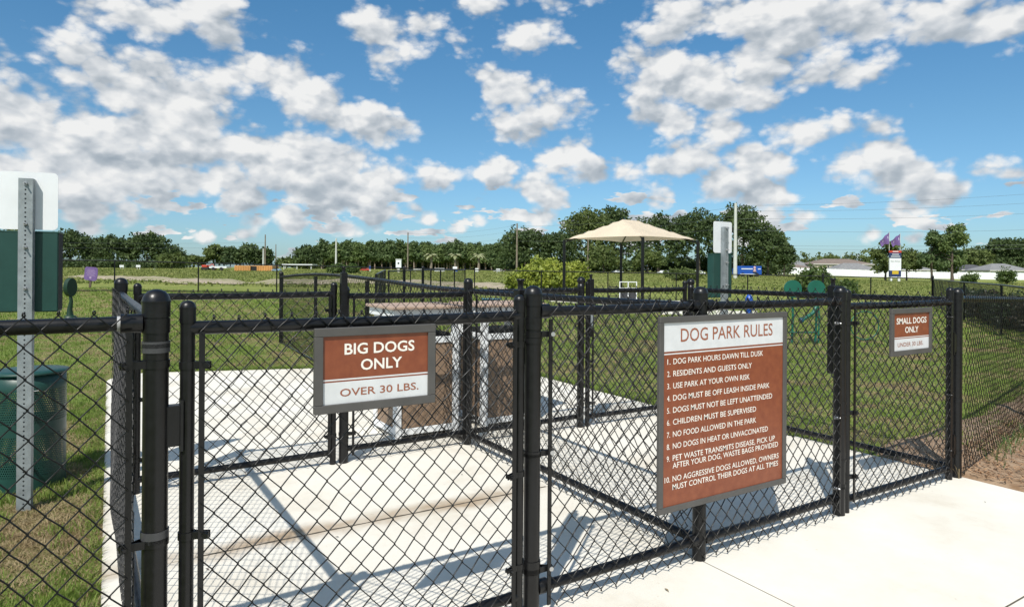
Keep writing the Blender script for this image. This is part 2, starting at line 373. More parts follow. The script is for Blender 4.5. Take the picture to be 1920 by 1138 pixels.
def npmesh(name, verts, quads, m, smooth=False):
    me = bpy.data.meshes.new(name); verts = np.asarray(verts, np.float32); quads = np.asarray(quads, np.int32); k = quads.shape[1]
    me.vertices.add(len(verts)); me.vertices.foreach_set('co', verts.ravel())
    me.loops.add(quads.size); me.loops.foreach_set('vertex_index', quads.ravel())
    me.polygons.add(len(quads)); me.polygons.foreach_set('loop_start', np.arange(0, quads.size, k, dtype=np.int32)); me.polygons.foreach_set('loop_total', np.full(len(quads), k, np.int32))
    if smooth: me.polygons.foreach_set('use_smooth', np.ones(len(quads), bool))
    me.update(calc_edges=True)
    for q in (m if isinstance(m, (list, tuple)) else [m]): me.materials.append(q)
    return me

# ------------------------------------------------------------------ ground and slabs
def grid(name, xs, ys, zf, m, dz=0):
    X, Y = np.meshgrid(xs, ys); Z = zf(X, Y)+dz
    v = np.stack([X.ravel(), Y.ravel(), Z.ravel()], 1); nx = len(xs); ny = len(ys)
    i, j = np.meshgrid(np.arange(nx-1), np.arange(ny-1)); a = (j*nx+i).ravel()
    return npmesh(name, v, np.stack([a, a+1, a+nx+1, a+nx], 1), m, True)
def gz(X, Y): return terr(X, Y)-.012
g1 = np.concatenate([-np.geomspace(30, 1500, 26)[::-1], np.linspace(-28, 60, 177), np.geomspace(62, 2200, 44)])
obj('ground', grid('ground', g1, g1, gz, LAWN), kind='structure')
def slab(name, outline, z, th=.11, m=CONC, **kw):
    b = MB(); n = len(outline); top = [(x, y, z) for x, y in outline]; bot = [(x, y, z-th) for x, y in outline]
    b.add(top+bot, [tuple(range(n))]+[(i, i+n, (i+1) % n+n, (i+1) % n) for i in range(n)]); return b.build(name, m, kind='structure', **kw)
def arc(cx, cy, r, a0, a1, n=8): return [(cx+r*math.cos(R(a0+(a1-a0)*i/n)), cy+r*math.sin(R(a0+(a1-a0)*i/n))) for i in range(n+1)]
XL = -2.40; G = .0042
def rect(x0, y0, x1, y1): return [(x0, y0), (x1, y0), (x1, y1), (x0, y1)]
# entry walk poured in bays: the joints between them are real gaps
def bays(name, xs, ys, skip=()):
    par = None
    res = []
    for i in range(len(xs)-1):
        for j in range(len(ys)-1):
            if (i, j) in skip: continue
            res.append(rect(xs[i]+G, ys[j]+G, xs[i+1]-G, ys[j+1]-G))
    return res
b = MB()
pave = bpy.data.objects.new('pavement', None); COL.objects.link(pave); pave['kind'] = 'structure'
def bay(outl, nm='concrete_bay', z=0.0):
    n = len(outl); bb = MB(); e = .0015
    cxm = sum(p[0] for p in outl)/n; cym = sum(p[1] for p in outl)/n
    ins = [(x+(e if x < cxm else -e), y+(e if y < cym else -e)) for x, y in outl]
    bb.add([(x, y, z) for x, y in ins]+[(x, y, z-.002) for x, y in outl]+[(x, y, z-.11) for x, y in outl],
           [tuple(range(n))]+[(i, i+n, (i+1) % n+n, (i+1) % n) for i in range(n)]+[(i+n, i+2*n, (i+1) % n+2*n, (i+1) % n+n) for i in range(n)])
    return bb.build(nm, CONC, pave)
for (x0, x1) in ((XL, .0), (.0, 2.46)):
    for (y0, y1) in ((-8, -5.8), (-5.8, -3.4), (-3.4, -.95), (-.95, 1.215)): bay(rect(x0+G, y0+G, x1-G, y1-G))
    for (y0, y1) in ((1.215, 2.42), (2.42, 3.68), (3.68, 5.0)): 
        xr = x1 if x1 < 1 else (2.42 if y0 < 2 else 2.30)
        bay(rect(x0+G, y0+G, xr-G, y1-G))
bay([(0-G, 5.0+G), (0-G, 6.82)]+[(-1.2, 7.22), (-1.7, 7.42)]+arc(XL+.55+G, 6.9, .55, 95, 180, 8)+[(XL+G, 5.0+G)])
bay([(G, 5.0+G), (2.28, 5.0+G)]+arc(1.8, 6.3, .5, 0, 90, 6)+[(G, 6.85)])
MB().add([(XL+.012, -8, -.0028), (2.44, -8, -.0028), (2.27, 5.2, -.0028), (XL+.012, 5.2, -.0028)], [(0, 1, 2, 3)]).build('joint_bed', JOINT, pave)
bpy.data.objects['joint_bed']['kind'] = 'stuff'
jb = []; rj = random.Random(3); nj = 60
for i in range(nj+1):
    x_ = -2.02+1.98*i/nj; w_ = .0035+.0055*rj.random(); o_ = .0015*math.sin(i*.7); jb += [(x_, 1.215-w_+o_, .0012), (x_, 1.215+w_+o_, .0012)]
MB().add(jb, [(2*i, 2*i+2, 2*i+3, 2*i+1) for i in range(nj)]).build('joint_dirt', JOINT, pave)
# soil by the walk on the right
def soilz(X, Y): return terr(X, Y)+.012+.012*np.sin(X*5+Y*3)*np.sin(Y*7)-.034*np.clip((2.56-X)/.1, 0, 1)*(Y < 1)-.05*np.clip((X-7)/2, 0, 1)-.1*np.clip((Y-.16*(X-2.4)-.55)/.3, 0, 1)
obj('soil_bed', grid('soil_bed', np.linspace(2.452, 9, 60), np.linspace(-6, 3, 80), soilz, SOIL), kind='structure')
# bare bank beyond the perimeter fence
xs = np.linspace(110, 1075, 120)
bv_ = []; 
for px in xs:
    tpr = min(1, (px-110)/60, (1075-px)/90); gap = 1-.8*math.exp(-((px-470)/26)**2); wd = max(.02, tpr*gap)
    dm = 43+3*math.sin(px*.011)+1.2*math.sin(px*.05)
    for k in range(7):
        t = k/6; d = dm+(t-.5)*9*wd; p = P(px, d); bv_.append((p.x, p.y, p.z+.03+math.sin(math.pi*t)*(.15+.03*math.sin(px*.09)+.02*math.sin(px*.31))*wd))
q = []
for i in range(len(xs)-1):
    for k in range(6): a = i*7+k; q.append((a, a+7, a+8, a+1))
obj('dirt_bank', npmesh('dirt_bank', bv_, q, SAND, True), kind='structure')

# ------------------------------------------------------------------ chain-link fencing
def wiremesh(p0, p1, z0, z1, r=.0024, n=4, side=0.0, fine=True, name='chain_link_mesh', barb=True, zo=None, seed=0):
    """woven zigzag wires between plan points p0 and p1; side = offset to the left of the run"""
    p0 = np.array(p0, float); p1 = np.array(p1, float); Ld = np.linalg.norm(p1-p0); ux = (p1-p0)/Ld; nx = np.array([-ux[1], ux[0]])
    W = .038; nw = max(1, int(Ld/W)); W = Ld/nw; nk = int(round((z1-z0)/.042)); hz = (z1-z0)/nk
    rg = np.random.default_rng(seed+3); ph = rg.random(6)*6.28
    paths = []
    e = r*1.15
    for i in range(nw):
        pts = []
        for k in range(nk+1):
            right = (k+i) % 2 == 0
            x = (i+1)*W+e*.6 if right else i*W-e*.6
            z = z0+k*hz
            s1 = -1 if right else 1
            if fine:
                c = .0035; xi = x-(c if right else -c)
                pts.append((xi, z-c, -e*s1*.9)); pts.append((x, z, 0)); pts.append((xi, z+c, e*s1*.9))
            else: pts.append((x, z, e*s1*.3))
        if barb and fine:   # twisted ends above the top
            k = nk; right = (k+i) % 2 == 0
            sg = -1 if right else 1
            x = pts[-2][0]; pts = pts[:-1]; pts.append((x+sg*-.001, z1+.006, e)); pts.append((x+sg*.003, z1+.009, e)); pts.append((x+sg*.005, z1+.001, -e))
        paths.append(pts)
    A = np.array(paths)                                   # wires x pts x 3
    x, z, d = A[..., 0].copy(), A[..., 1].copy(), A[..., 2].copy()
    t = np.clip(x/Ld, 0, 1); win = np.clip(np.minimum(x, Ld-x)/.12, 0, 1)
    x += win*(.0045*np.sin(z*7+ph[0]+x*3)+.003*np.sin(z*17+x*9+ph[1])+.0016*np.sin(z*43+x*61+ph[2]))
    d += win*(.006*np.sin(z*4+x*2.3+ph[3])+.003*np.sin(z*11+x*7+ph[4]))
    z += win*(.0035*np.sin(x*8+z*6+ph[5])+.0018*np.sin(x*47+z*31))
    if zo is not None: z = z+zo(t)
    pos = np.stack([p0[0]+ux[0]*x+nx[0]*(d+side), p0[1]+ux[1]*x+nx[1]*(d+side), z], -1)
    nwi, npt = pos.shape[:2]
    tang = np.gradient(pos, axis=1); tang /= np.linalg.norm(tang, axis=2, keepdims=True)+1e-9
    N3 = np.array([nx[0], nx[1], 0.0]); b1 = np.cross(tang, N3); b1 /= np.linalg.norm(b1, axis=2, keepdims=True)+1e-9; b2 = np.cross(tang, b1)
    ring = []
    for k in range(n):
        a = 2*math.pi*(k+.5)/n; ring.append(pos+b1*math.cos(a)*r+b2*math.sin(a)*r)
    V_ = np.stack(ring, 2).reshape(-1, 3)
    wi, pi, ki = np.meshgrid(np.arange(nwi), np.arange(npt-1), np.arange(n), indexing='ij')
    a = (wi*npt+pi)*n+ki; b_ = (wi*npt+pi)*n+(ki+1) % n
    return npmesh(name, V_, np.stack([a.ravel(), b_.ravel(), (b_+n).ravel(), (a+n).ravel()], 1), WIRE, True)
def addmesh(parent, *a, **k):
    me = wiremesh(*a, **k); o = obj('chain_link_mesh', me, parent); o['kind'] = 'stuff'; return o

def post(parent, x, y, r, h, zb=0, cap=True, bands=(), name='post', ball=False):
    b = MB(); b.tube([(x, y, zb-.05), (x, y, zb+h)], r, 32, cap=False); o = b.build(name, BLACK, parent)
    if cap:
        R1 = r*1.10
        if ball: prof = [(r*1.02, -.03), (r*1.02, .0)]+[(R1*1.12*math.sin(a), R1*.9-R1*1.12*math.cos(a)) for a in np.linspace(.75, math.pi, 9)]
        else: prof = [(R1*1.02, .0), (R1*1.0, R1*.12), (R1*.95, R1*.32), (R1*.83, R1*.58), (R1*.62, R1*.79), (R1*.35, R1*.92), (R1*.12, R1*.965), (0, R1*.97)]
        cm = MB().lathe(prof, (x, y, zb+h), 32)
        if not ball: cm.lathe([(R1, -.045), (R1, -.002)], (x, y, zb+h), 32).lathe([(R1, -.002), (R1*1.05, -.002)], (x, y, zb+h), 32).lathe([(R1*1.05, -.002), (R1*1.05, .002)], (x, y, zb+h), 32).lathe([(R1*1.05, .002), (R1*1.02, .0021)], (x, y, zb+h), 32)
        cm.build('post_cap', BLACK, o)
    for zz, hh in bands:
        rb = r*1.01; MB().lathe([(rb, 0), (rb+.003, 0)], (x, y, zb+zz), 32).lathe([(rb+.003, 0), (rb+.003, hh)], (x, y, zb+zz), 32).lathe([(rb+.003, hh), (rb, hh)], (x, y, zb+zz), 32).build('band', BAND if .03 < hh < .036 else BLACK, o)
    return o
def rail(parent, a, b_, r=.021, name='top_rail', mat_=None):
    n = 6; pts = [Vector(a).lerp(Vector(b_), i/n) for i in range(n+1)]
    L_ = (pts[-1]-pts[0]).length
    for i in range(1, n): pts[i].z -= .004*math.sin(math.pi*i/n)*min(1, L_)
    return MB().tube(pts, r, 16).build(name, mat_ or BLACK, parent)
def cup(parent, a, b_, r=.029, ln=.045):       # rail end cup at a pointing to b
    a = Vector(a); d = (Vector(b_)-a).normalized()
    MB().tube([a, a+d*ln], r, 16).build('rail_end_cup', BLACK, parent)
def tbar(parent, x, y, z0, z1, w=.008):
    MB().box((x-w, y-.003, z0), (x+w, y+.003, z1)).build('tension_bar', BLACK, parent)
def tband(parent, x, y, z, r, tx, ty, bolt=BLACK):
    """flat strap round the post at (x,y), its two arms bolted at the tension bar (tx,ty)"""
    r *= 1.01; b = MB().lathe([(r, -.011), (r+.003, -.011)], (x, y, z), 32).lathe([(r+.003, -.011), (r+.003, .011)], (x, y, z), 32).lathe([(r+.003, .011), (r, .011)], (x, y, z), 32)
    d = Vector((tx-x, ty-y, 0)); L_ = d.length; d.normalize(); n_ = Vector((-d.y, d.x, 0))
    for s in (-1, 1):
        a0 = Vector((x, y, z))+d*(r*.8)+n_*s*(r*.5); a1 = Vector((x, y, z))+d*(L_-.006)+n_*s*.006; a2 = Vector((x, y, z))+d*(L_+.022)+n_*s*.006
        for p_, q_ in ((a0, a1), (a1, a2)):
            o = n_*.0015
            vs = [p_-o-Vector((0, 0, .011)), q_-o-Vector((0, 0, .011)), q_+o-Vector((0, 0, .011)), p_+o-Vector((0, 0, .011))]
            vs += [v+Vector((0, 0, .022)) for v in vs]
            b.add(vs, [(0, 3, 2, 1), (4, 5, 6, 7), (0, 1, 5, 4), (1, 2, 6, 5), (2, 3, 7, 6), (3, 0, 4, 7)])
    bo = b.build('tension_band', BLACK, parent)
    c = Vector((x, y, z))+d*(L_+.014)
    MB().tube([c-n_*.014, c-n_*.010, c+n_*.016], [.004, .009, .005], 10).tube([c-n_*.016, c-n_*.011], .009, 10).build('bolt', bolt, bo)
    return bo
def ties(parent, a, b_, k, r=.024, name='tie_wire'):
    a = Vector(a); b_ = Vector(b_); d = (b_-a).normalized(); n_ = Vector((-d.y, d.x, 0))
    for i in range(k):
        c = a.lerp(b_, (i+.5)/k); pts = [c+n_*math.cos(t)*r+Vector((0, 0, math.sin(t)*r))+d*.004*t for t in np.linspace(0, 5.6, 9)]
        MB().tube(pts, .0018, 5).build(name, WIRE, parent)

ZT, ZB, YG = 1.19, .093, 2.348
XA, XB, XD, XE, XF, XH, XLp, XM = -2.258, -.944, 1.112, 2.425, -2.315, -.973, 1.098, 2.43
PR = .0325
# --- front run: posts B, C, D with two infill panels
f = thing('front_fence', 'black chain link panels carrying the large rules sign between the two entry gates', 'fence')
post(f, XB, 0, PR, 1.258, bands=[(1.12, .045), (1.065, .022), (.16, .05), (.62, .012)], ); post(f, 0, 0, .031, 1.248); post(f, XD, 0, PR, 1.24, bands=[(1.08, .012), (.3, .012), (.15, .012), (.62, .012)])
for x0, x1 in ((XB, 0), (0, XD)):
    a, b2 = (x0+PR*.9, .0, ZT), (x1-PR*.9, .0, ZT); rail(f, a, b2, .0205); rail(f, (a[0], 0, ZB), (b2[0], 0, ZB), .0205, 'bottom_rail')
    for z in (ZT, ZB):
        cup(f, (x0+PR*.8, 0, z), (x1, 0, z)); cup(f, (x1-PR*.8, 0, z), (x0, 0, z))
addmesh(f, (XB+.062, 0), (XD-.045, 0), .022, 1.215, side=-.037, seed=1, r=.0025)
tbar(f, XB+.062, -.034, .03, 1.16); tbar(f, XD-.046, -.034, .03, 1.16)
for z in (1.10, .63, .17): tband(f, XB, 0, z, PR, XB+.062, -.02, BOLT)
for z in (1.07, .55, .16): tband(f, XD, 0, z, PR, XD-.046, -.02, BOLT)
ties(f, (XB+.1, 0, ZT), (XD-.1, 0, ZT), 5)
# --- left front run with post A
f = thing('outer_left_fence', 'close black chain link fence running out of frame left of the heavy post', 'fence')
post(f, XA, 0, .034, 1.255, bands=[(1.165, .042), (1.122, .012), (1.108, .0325), (.56, .0325)]); post(f, -4.7, 0, .03, 1.21)
rail(f, (XA-.085, -.0, 1.194), (-4.7, 0, 1.194)); rail(f, (XA-.03, 0, ZB), (-4.7, 0, ZB), .0205, 'bottom_rail'); cup(f, (XA-.035, 0, 1.194), (-4.7, 0, 1.194), .027, .055)
MB().tube([(XA-.098, 0, 1.194), (XA-.088, 0, 1.194)], .0218, 12).build('scuffed_ring', SCUFF, f, label='pale scuffed ring on the rail end')
addmesh(f, (XA-.072, 0), (-4.7, 0), .022, 1.228, side=.034, seed=2, r=.0025)
tbar(f, XA-.068, -.03, .03, 1.17)
for z in (1.075, .56, .12): tband(f, XA, 0, z, .034, XA-.068, -.02)
# --- left side run A-F
f = thing('left_side_fence', 'black chain link run seen edge-on behind the heavy left gate post', 'fence')
post(f, XF, YG, PR, 1.255, bands=[(1.1, .012), (.2, .012)])
rail(f, (XA, .03, ZT), (XF, YG-.03, ZT)); rail(f, (XA, .03, ZB), (XF, YG-.03, ZB), .0205, 'bottom_rail')
addmesh(f, (XA-.02, .03), (XF-.01, YG-.03), .02, 1.225, side=.034, seed=3, fine=True, r=.0017)
tbar(f, XF+.01, YG-.06, .04, 1.16)
# --- divider C-G
f = thing('divider_fence', 'black chain link divider running back from behind the rules sign post', 'fence')
post(f, 0, YG, PR, 1.25, bands=[(1.02, .012), (.96, .012), (.2, .012)])
rail(f, (0, .03, ZT-.005), (0, YG-.03, ZT-.005), .0205); rail(f, (0, .03, .085), (0, YG-.03, .085), .0205, 'bottom_rail')
cup(f, (0, .03, ZT-.005), (0, 1, ZT-.005)); cup(f, (0, .03, .085), (0, 1, .085)); cup(f, (0, YG-.03, .085), (0, 1, .085))
addmesh(f, (0, .045), (0, YG-.045), .02, 1.205, side=.03, seed=4)
# --- back fixed panels
f = thing('back_fence', 'black chain link panels at the back of the entry pen between the two inner gates', 'fence')
post(f, XH, YG, PR, 1.20, bands=[(.17, .008), (.62, .012)], cap=True); post(f, XLp, YG, .029, 1.23, bands=[(.17, .008)], ball=True)
for x0, x1 in ((XH, 0), (0, XLp)):
    dz = -.02 if x0 < -.1 else .0
    rail(f, (x0+.03, YG, ZT-.01+dz), (x1-.03, YG, ZT-.01+dz), .0205); rail(f, (x0+.03, YG, .095), (x1-.03, YG, .095), .0205, 'bottom_rail')
    addmesh(f, (x0+.055, YG), (x1-.05, YG), .02, 1.20, side=-.028, seed=5+int(x1*2))
    tbar(f, x0+.058, YG-.03, .05, 1.15); tbar(f, x1-.05, YG-.03, .05, 1.15)
    for z in (1.0, .2): tband(f, x0, YG, z, PR, x0+.058, YG-.02); tband(f, x1, YG, z, .03, x1-.05, YG-.02, BOLT)
# --- right side run E-M
f = thing('right_side_fence', 'black chain link run from the far right post back to the small dog gate', 'fence')
post(f, XE, 0, PR, 1.218, bands=[(1.10, .02), (.5, .02), (.16, .02)]); post(f, XM, YG, .03, 1.21, ball=True)
rail(f, (XE, .03, ZT-.02), (XM, YG-.03, ZT-.02), .0205); rail(f, (XE, .03, .06), (XM, YG-.03, .06), .0205, 'bottom_rail')
addmesh(f, (XE, .045), (XM, YG-.045), .02, 1.21, side=.03, seed=8)
# --- long run G-J-K dividing the two parks
f = thing('park_dividing_fence', 'long black chain link fence receding behind the composite bins, its rail arched', 'fence')
KP = (.23, 9.9); bump = lambda t: .078*np.sin(np.pi*np.clip((t-.06)/.94, 0, 1)**1.15)
pts = []
for i in range(13):
    t = i/12; pts.append((KP[0]*t, YG+.03+(KP[1]-YG-.03)*t, 1.185+float(bump(t))))
MB().tube(pts, .0215, 14).build('top_rail', BLACK, f)
MB().tube([(x, y, .02 + .0*z) for x, y, z in pts], .016, 8).build('bottom_rail', BLACK, f)
for t in (1.0,): post(f, KP[0]*t, YG+(KP[1]-YG)*t, .034, 1.25)
for t in (.34, .66): post(f, KP[0]*t, YG+(KP[1]-YG)*t, .024, 1.16+float(bump(t)), cap=False, name='line_post')
addmesh(f, (0, YG+.05), KP, .015, 1.205, side=.03, seed=9, fine=False, n=4, zo=bump)
# --- outer right fence from E
f = thing('outer_right_fence', 'black chain link fence running right from the last gate post over mulch and lawn', 'fence')
EP = (9.0, 1.49); zo = lambda t: -.10*np.clip(t/.5, 0, 1)
pts = [(XE+(EP[0]-XE)*t, EP[1]*t, 1.18+float(zo(t))) for t in np.linspace(.005, 1, 9)]
MB().tube(pts, .0205, 14).build('top_rail', BLACK, f)
for t in (.46, .95): post(f, XE+(EP[0]-XE)*t, EP[1]*t+.03, .024, 1.2, zb=float(zo(t)), cap=True, name='line_post')
addmesh(f, (XE+.04, 0), EP, .01, 1.215, side=-.028, seed=10, fine=False, n=4, zo=zo)
MB().tube([(p[0], p[1]-.03, .03+float(zo((p[0]-XE)/(EP[0]-XE)))) for p in pts], .0025, 6).build('bottom_tension_wire', WIRE, f)

# --- gates
def gate(name, label, x0, x1, y, hinge_left, z0=ZB-.01, z1=ZT-.015, h=1.235, seed=0, latch_post=None, sgn=-1, lz=1.275, lxy=None):
    """one leaf: two uprights with ball caps, rails, mesh, bars, bands, hinges and a tall top-pull latch"""
    g = thing(name, label, 'gate', ((x0+x1)/2, y, 0)); c = (x0+x1)/2; a, b2 = x0-c, x1-c
    for x in (a, b2): post(g, x, 0, .0205, h-.04, zb=.04, name='upright', ball=False)
    rail(g, (a, 0, z1), (b2, 0, z1), .0205); rail(g, (a, 0, z0), (b2, 0, z0), .0205, 'bottom_rail')
    addmesh(g, (a+.032, 0), (b2-.032, 0), z0-.05, z1+.03, side=sgn*.028, seed=seed)
    for x, s in ((a, 1), (b2, -1)):
        tbar(g, x+s*.036, sgn*.028, .06, z1-.01)
        for z in (1.065, .56, .20): tband(g, x, 0, z, .0205, x+s*.040, sgn*.02)
    ties(g, (a+.1, 0, z1), (b2-.1, 0, z1), 4)
    hx, s = (a, -1) if hinge_left else (b2, 1)
    for z in (.89, .22): MB().box((min(hx+s*.018, hx+s*.062), -.018, z-.06), (max(hx+s*.018, hx+s*.062), .018, z+.06), .003).box((min(hx+s*.012, hx+s*.02), -.024, z-.075), (max(hx+s*.012, hx+s*.02), .024, z+.075)).build('hinge', BLACK, g)
    lx, s = (b2, 1) if hinge_left else (a, -1)
    yl = 0
    if lxy: lx, yl = lxy[0]-c-s*.02, lxy[1]
    lb = MB().box((lx-.018+s*.02, yl-.022, lz-.50), (lx+.026+s*.02, yl+.022, lz), .004).box((lx-.03+s*.02, yl-.028, lz-.30), (lx+.03+s*.02, yl-.02, lz-.22)).build('latch', BLACK, g)
    MB().lathe([(.013, 0), (.011, .012), (.012, .03), (.016, .036), (.016, .042), (0, .042)], (lx+.004+s*.02, yl, lz), 14).build('latch_knob', BLACK, lb)
    MB().box((lx-.012+s*.02, yl-.0245, lz-.42), (lx+.012+s*.02, yl-.0222, lz-.30)).build('latch_label', GALV, lb)
    return g
gate('big_dog_gate', 'closed chain link gate in the foreground carrying the wide big dogs sign', XA+.083, XB-.064, 0, True, seed=21, lxy=(XB-.01, .085))
gate('small_dog_gate', 'closed chain link gate at far right of the front carrying the small dogs sign', XD+.064, XE-.095, 0, False, z0=ZB-.02, z1=ZT-.03, seed=22, lxy=(XD+.038, .07))
gate('inner_big_dog_gate', 'inner black gate at the back left of the pen, beyond the big dogs sign', XF+.085, XH-.075, YG, True, seed=23, lz=1.325, lxy=(XH-.028, -.055))
gate('inner_small_dog_gate', 'inner black chain link gate at the back right of the pen, behind the rules sign', XLp+.075, XM-.08, YG, False, seed=24, lz=1.275, lxy=(XLp+.078, -.03))

# --- perimeter fences
def line_fence(label, pts, h=1.17, mesh=True, pr=.025, name='perimeter_fence', thick=(), bottom=False, cap=False, group=None):
    f = thing(name, label, 'fence', group=group)
    for i, p in enumerate(pts):
        r = pr*1.7 if i in thick else pr
        post(f, p.x, p.y, r, h+(.07 if i in thick else .0), zb=p.z, cap=cap or i in thick, name='line_post')
    MB().tube([(p.x, p.y, p.z+h-.01) for p in pts], .021, 8).build('top_rail', BLACK, f)
    MB().tube([(p.x, p.y, p.z+.04) for p in pts], .021 if bottom else .006, 6).build('bottom_rail' if bottom else 'bottom_wire', BLACK, f)
    if mesh:
        for a, b2 in zip(pts[:-1], pts[1:]):
            dz = b2.z-a.z; z0 = a.z; 
            addmesh(f, (a.x, a.y), (b2.x, b2.y), .03, h, fine=False, n=3, r=.0019, side=.02, seed=int(a.x*3) % 97, zo=lambda t, z0=z0, dz=dz: z0+dz*t)
    return f
L1 = [P(x, 24.6+(x-215)*.0066) for x in (-98, 58, 215, 372, 519)]
line_fence('long black chain link perimeter fence across the left field, standing beyond the lawn', L1, h=1.16, bottom=True)
L2 = [P(519, 26.6), P(647, 27.4), P(770, 28.2), P(890, 29.0), P(1015, 29.2), P(1140, 29.2), P(1268, 29.0), P(1402, 28.6), P(1543, 28), P(1633, 27.6), P(1749, 27)]
line_fence('black perimeter fence behind the shade canopy and lime bush', L2, h=1.16, thick=(8, 10))
L3 = [P(1749, 27), P(1808, 19.5), P(1878, 14.8), P(1975, 11.8), P(2120, 9.6)]
line_fence('black fence along the dark hedge at the right edge of the park', L3, h=1.13, thick=(0,))
L4 = [P(872, 27), P(852, 25), P(826, 23), P(808, 22), P(793, 21), P(758, 19.5), P(729, 18.2)]
line_fence('distant black cross fence between bins and perimeter, two of its posts heavier', L4, h=1.14, thick=(4, 5), name='cross_fence', cap=True)
L5 = [P(722, 20.5), P(705, 15.5)]
line_fence('short black fence spur left of the distant cross fence', L5, h=1.12, name='cross_fence')

# ------------------------------------------------------------------ signs
def text_mesh(txt, width, height, m, bold=0.0, name='lettering', space=1.0):
    """upright lettering in the XZ plane, fitted to width x cap height, origin at lower left"""
    cu = bpy.data.curves.new('txt', 'FONT'); cu.body = txt; cu.size = 1; cu.offset = bold; cu.space_character = space; cu.resolution_u = 3; cu.extrude = 0
    o = bpy.data.objects.new('txt', cu); COL.objects.link(o); bpy.context.view_layer.update()
    me = bpy.data.meshes.new_from_object(o.evaluated_get(bpy.context.evaluated_depsgraph_get()), preserve_all_data_layers=False)
    bpy.data.objects.remove(o); bpy.data.curves.remove(cu)
    v = np.zeros(len(me.vertices)*3, np.float32); me.vertices.foreach_get('co', v); v = v.reshape(-1, 3)
    capm = .729 if True else 1
    x0, x1 = v[:, 0].min(), v[:, 0].max()
    nv = np.stack([(v[:, 0]-x0)/(x1-x0)*width, np.zeros(len(v)), v[:, 1]/capm*height], 1).astype(np.float32)
    me.vertices.foreach_set('co', nv.ravel()); me.materials.clear(); me.materials.append(m); me.name = name; me.update(); return me
def sign_panel(name, label, x0, x1, z0, z1, y, fr=.03, parts=(), lines=(), post_y=None):
    s = thing(name, label, 'sign', (x0, y, z0)); W, H_ = x1-x0, z1-z0
    t = .018
    fb = MB()
    fb.box((0, -t, 0), (W, 0, fr), .002); fb.box((0, -t, H_-fr), (W, 0, H_), .002); fb.box((0, -t, fr), (fr, 0, H_-fr), .002); fb.box((W-fr, -t, fr), (W, 0, H_-fr), .002)
    fb.box((fr*.6, -.004, fr*.6), (W-fr*.6, -.001, H_-fr*.6)); fb.build('frame', SFRAME, s)
    for (nm, a, b2, m) in parts: MB().box((fr, -.0105, a), (W-fr, -.0045, b2)).build(nm, m, s)
    for (txt, lx, lz, lw, lh, m, bold) in lines:
        o = obj('lettering', text_mesh(txt, lw, lh, m, bold), s, loc=(lx, -.0112, lz))
    return s
# big rules sign: frame x -.325...553, z .285..1.15
W, H_ = .878, .866
def rl(px0, py0, px1, py1, lh_px, txt, m=LETW, bold=.012):
    """line of lettering from measured image points, projected on the sign face"""
    def on(x, y, Yp=-.056):
        a = x-960; b_ = y-Y0; u = c_*a+s_*b_; v = -s_*a+c_*b_; r = RT*u+FW*F+np.array([0, 0, -v]); t = (Yp-CAM[1])/r[1]; q = CAM+r*t; return q[0]+.325, q[2]-.285
    (x0, z0), (x1, z1) = on(px0, py0), on(px1, py1); return (txt, x0, (z0+z1)/2, x1-x0, None, m, bold)
RULES = [((1254, 677), (1429, 664), '1.', 'DOG PARK HOURS DAWN TILL DUSK'), ((1254, 701), (1408, 687), '2.', 'RESIDENTS AND GUESTS ONLY'),
 ((1254, 725.5), (1404, 709), '3.', 'USE PARK AT YOUR OWN RISK'), ((1254, 749.5), (1441, 727), '4.', 'DOG MUST BE OFF LEASH INSIDE PARK'),
 ((1254, 773.5), (1446, 748), '5.', 'DOGS MUST NOT BE LEFT UNATTENDED'), ((1254, 797), (1416, 775), '6.', 'CHILDREN MUST BE SUPERVISED'),
 ((1254, 821), (1416, 798), '7.', 'NO FOOD ALLOWED IN THE PARK'), ((1254, 845), (1438, 815), '8.', 'NO DOGS IN HEAT OR UNVACCINATED'),
 ((1254, 869), (1451, 834), '9.', 'PET WASTE TRANSMITS DISEASE, PICK UP'), ((1265, 884.5), (1457, 849.5), '', 'AFTER YOUR DOG, WASTE BAGS PROVIDED'),
 ((1252, 910), (1458, 872), '10.', 'NO AGGRESSIVE DOGS ALLOWED, OWNERS'), ((1265, 926.5), (1457, 887.5), '', 'MUST CONTROL THEIR DOGS AT ALL TIMES')]
lines = [rl(1275, 636, 1447, 621.5, 0, 'DOG PARK RULES', LETB, .004)]
lines = [(l[0], l[1], .752, l[3], .062, l[5], l[6]) for l in lines]
zrow = [.655, .601, .547, .493, .439, .386, .332, .279, .226, .192, .134, .097]
for (a, b2, num, txt), z in zip(RULES, zrow):
    xe = rl(b2[0], b2[1], b2[0], b2[1], 0, '')[1]
    if num: lines.append((num, .040 if num == '10.' else .052, z, .033 if num == '10.' else .019, .0255, LETW, .004))
    lines.append((txt, .0885, z, xe-.0885, .0262, LETW, .004))
sign_panel('rules_sign', 'large square rust brown sign listing dog park rules in white lettering', -.325, .553, .285, 1.151, -.050, fr=.027,
    parts=[('header_panel', .712, H_-.027, SWHITE), ('rule_line', .698, .7035, SWHITE), ('lower_panel', .027, .698, SBROWN), ('gap_strip', .7035, .712, SBROWN)], lines=lines)
sign_panel('big_dogs_sign', 'wide rust and white sign for big dogs fixed on the foreground gate', -1.818, -1.397, .888, 1.163, -.052, fr=.028,
    parts=[('upper_panel', .1085, .275-.028, SBROWN), ('rule_line', .1035, .1085, SWHITE), ('gap_strip', .0985, .1035, SBROWN), ('lower_panel', .028, .0985, SWHITE)],
    lines=[('BIG DOGS', .098, .187, .245, .0365, LETW, .018), ('ONLY', .153, .133, .145, .0365, LETW, .018), ('OVER 30 LBS.', .084, .051, .275, .0255, LETB, .008)])
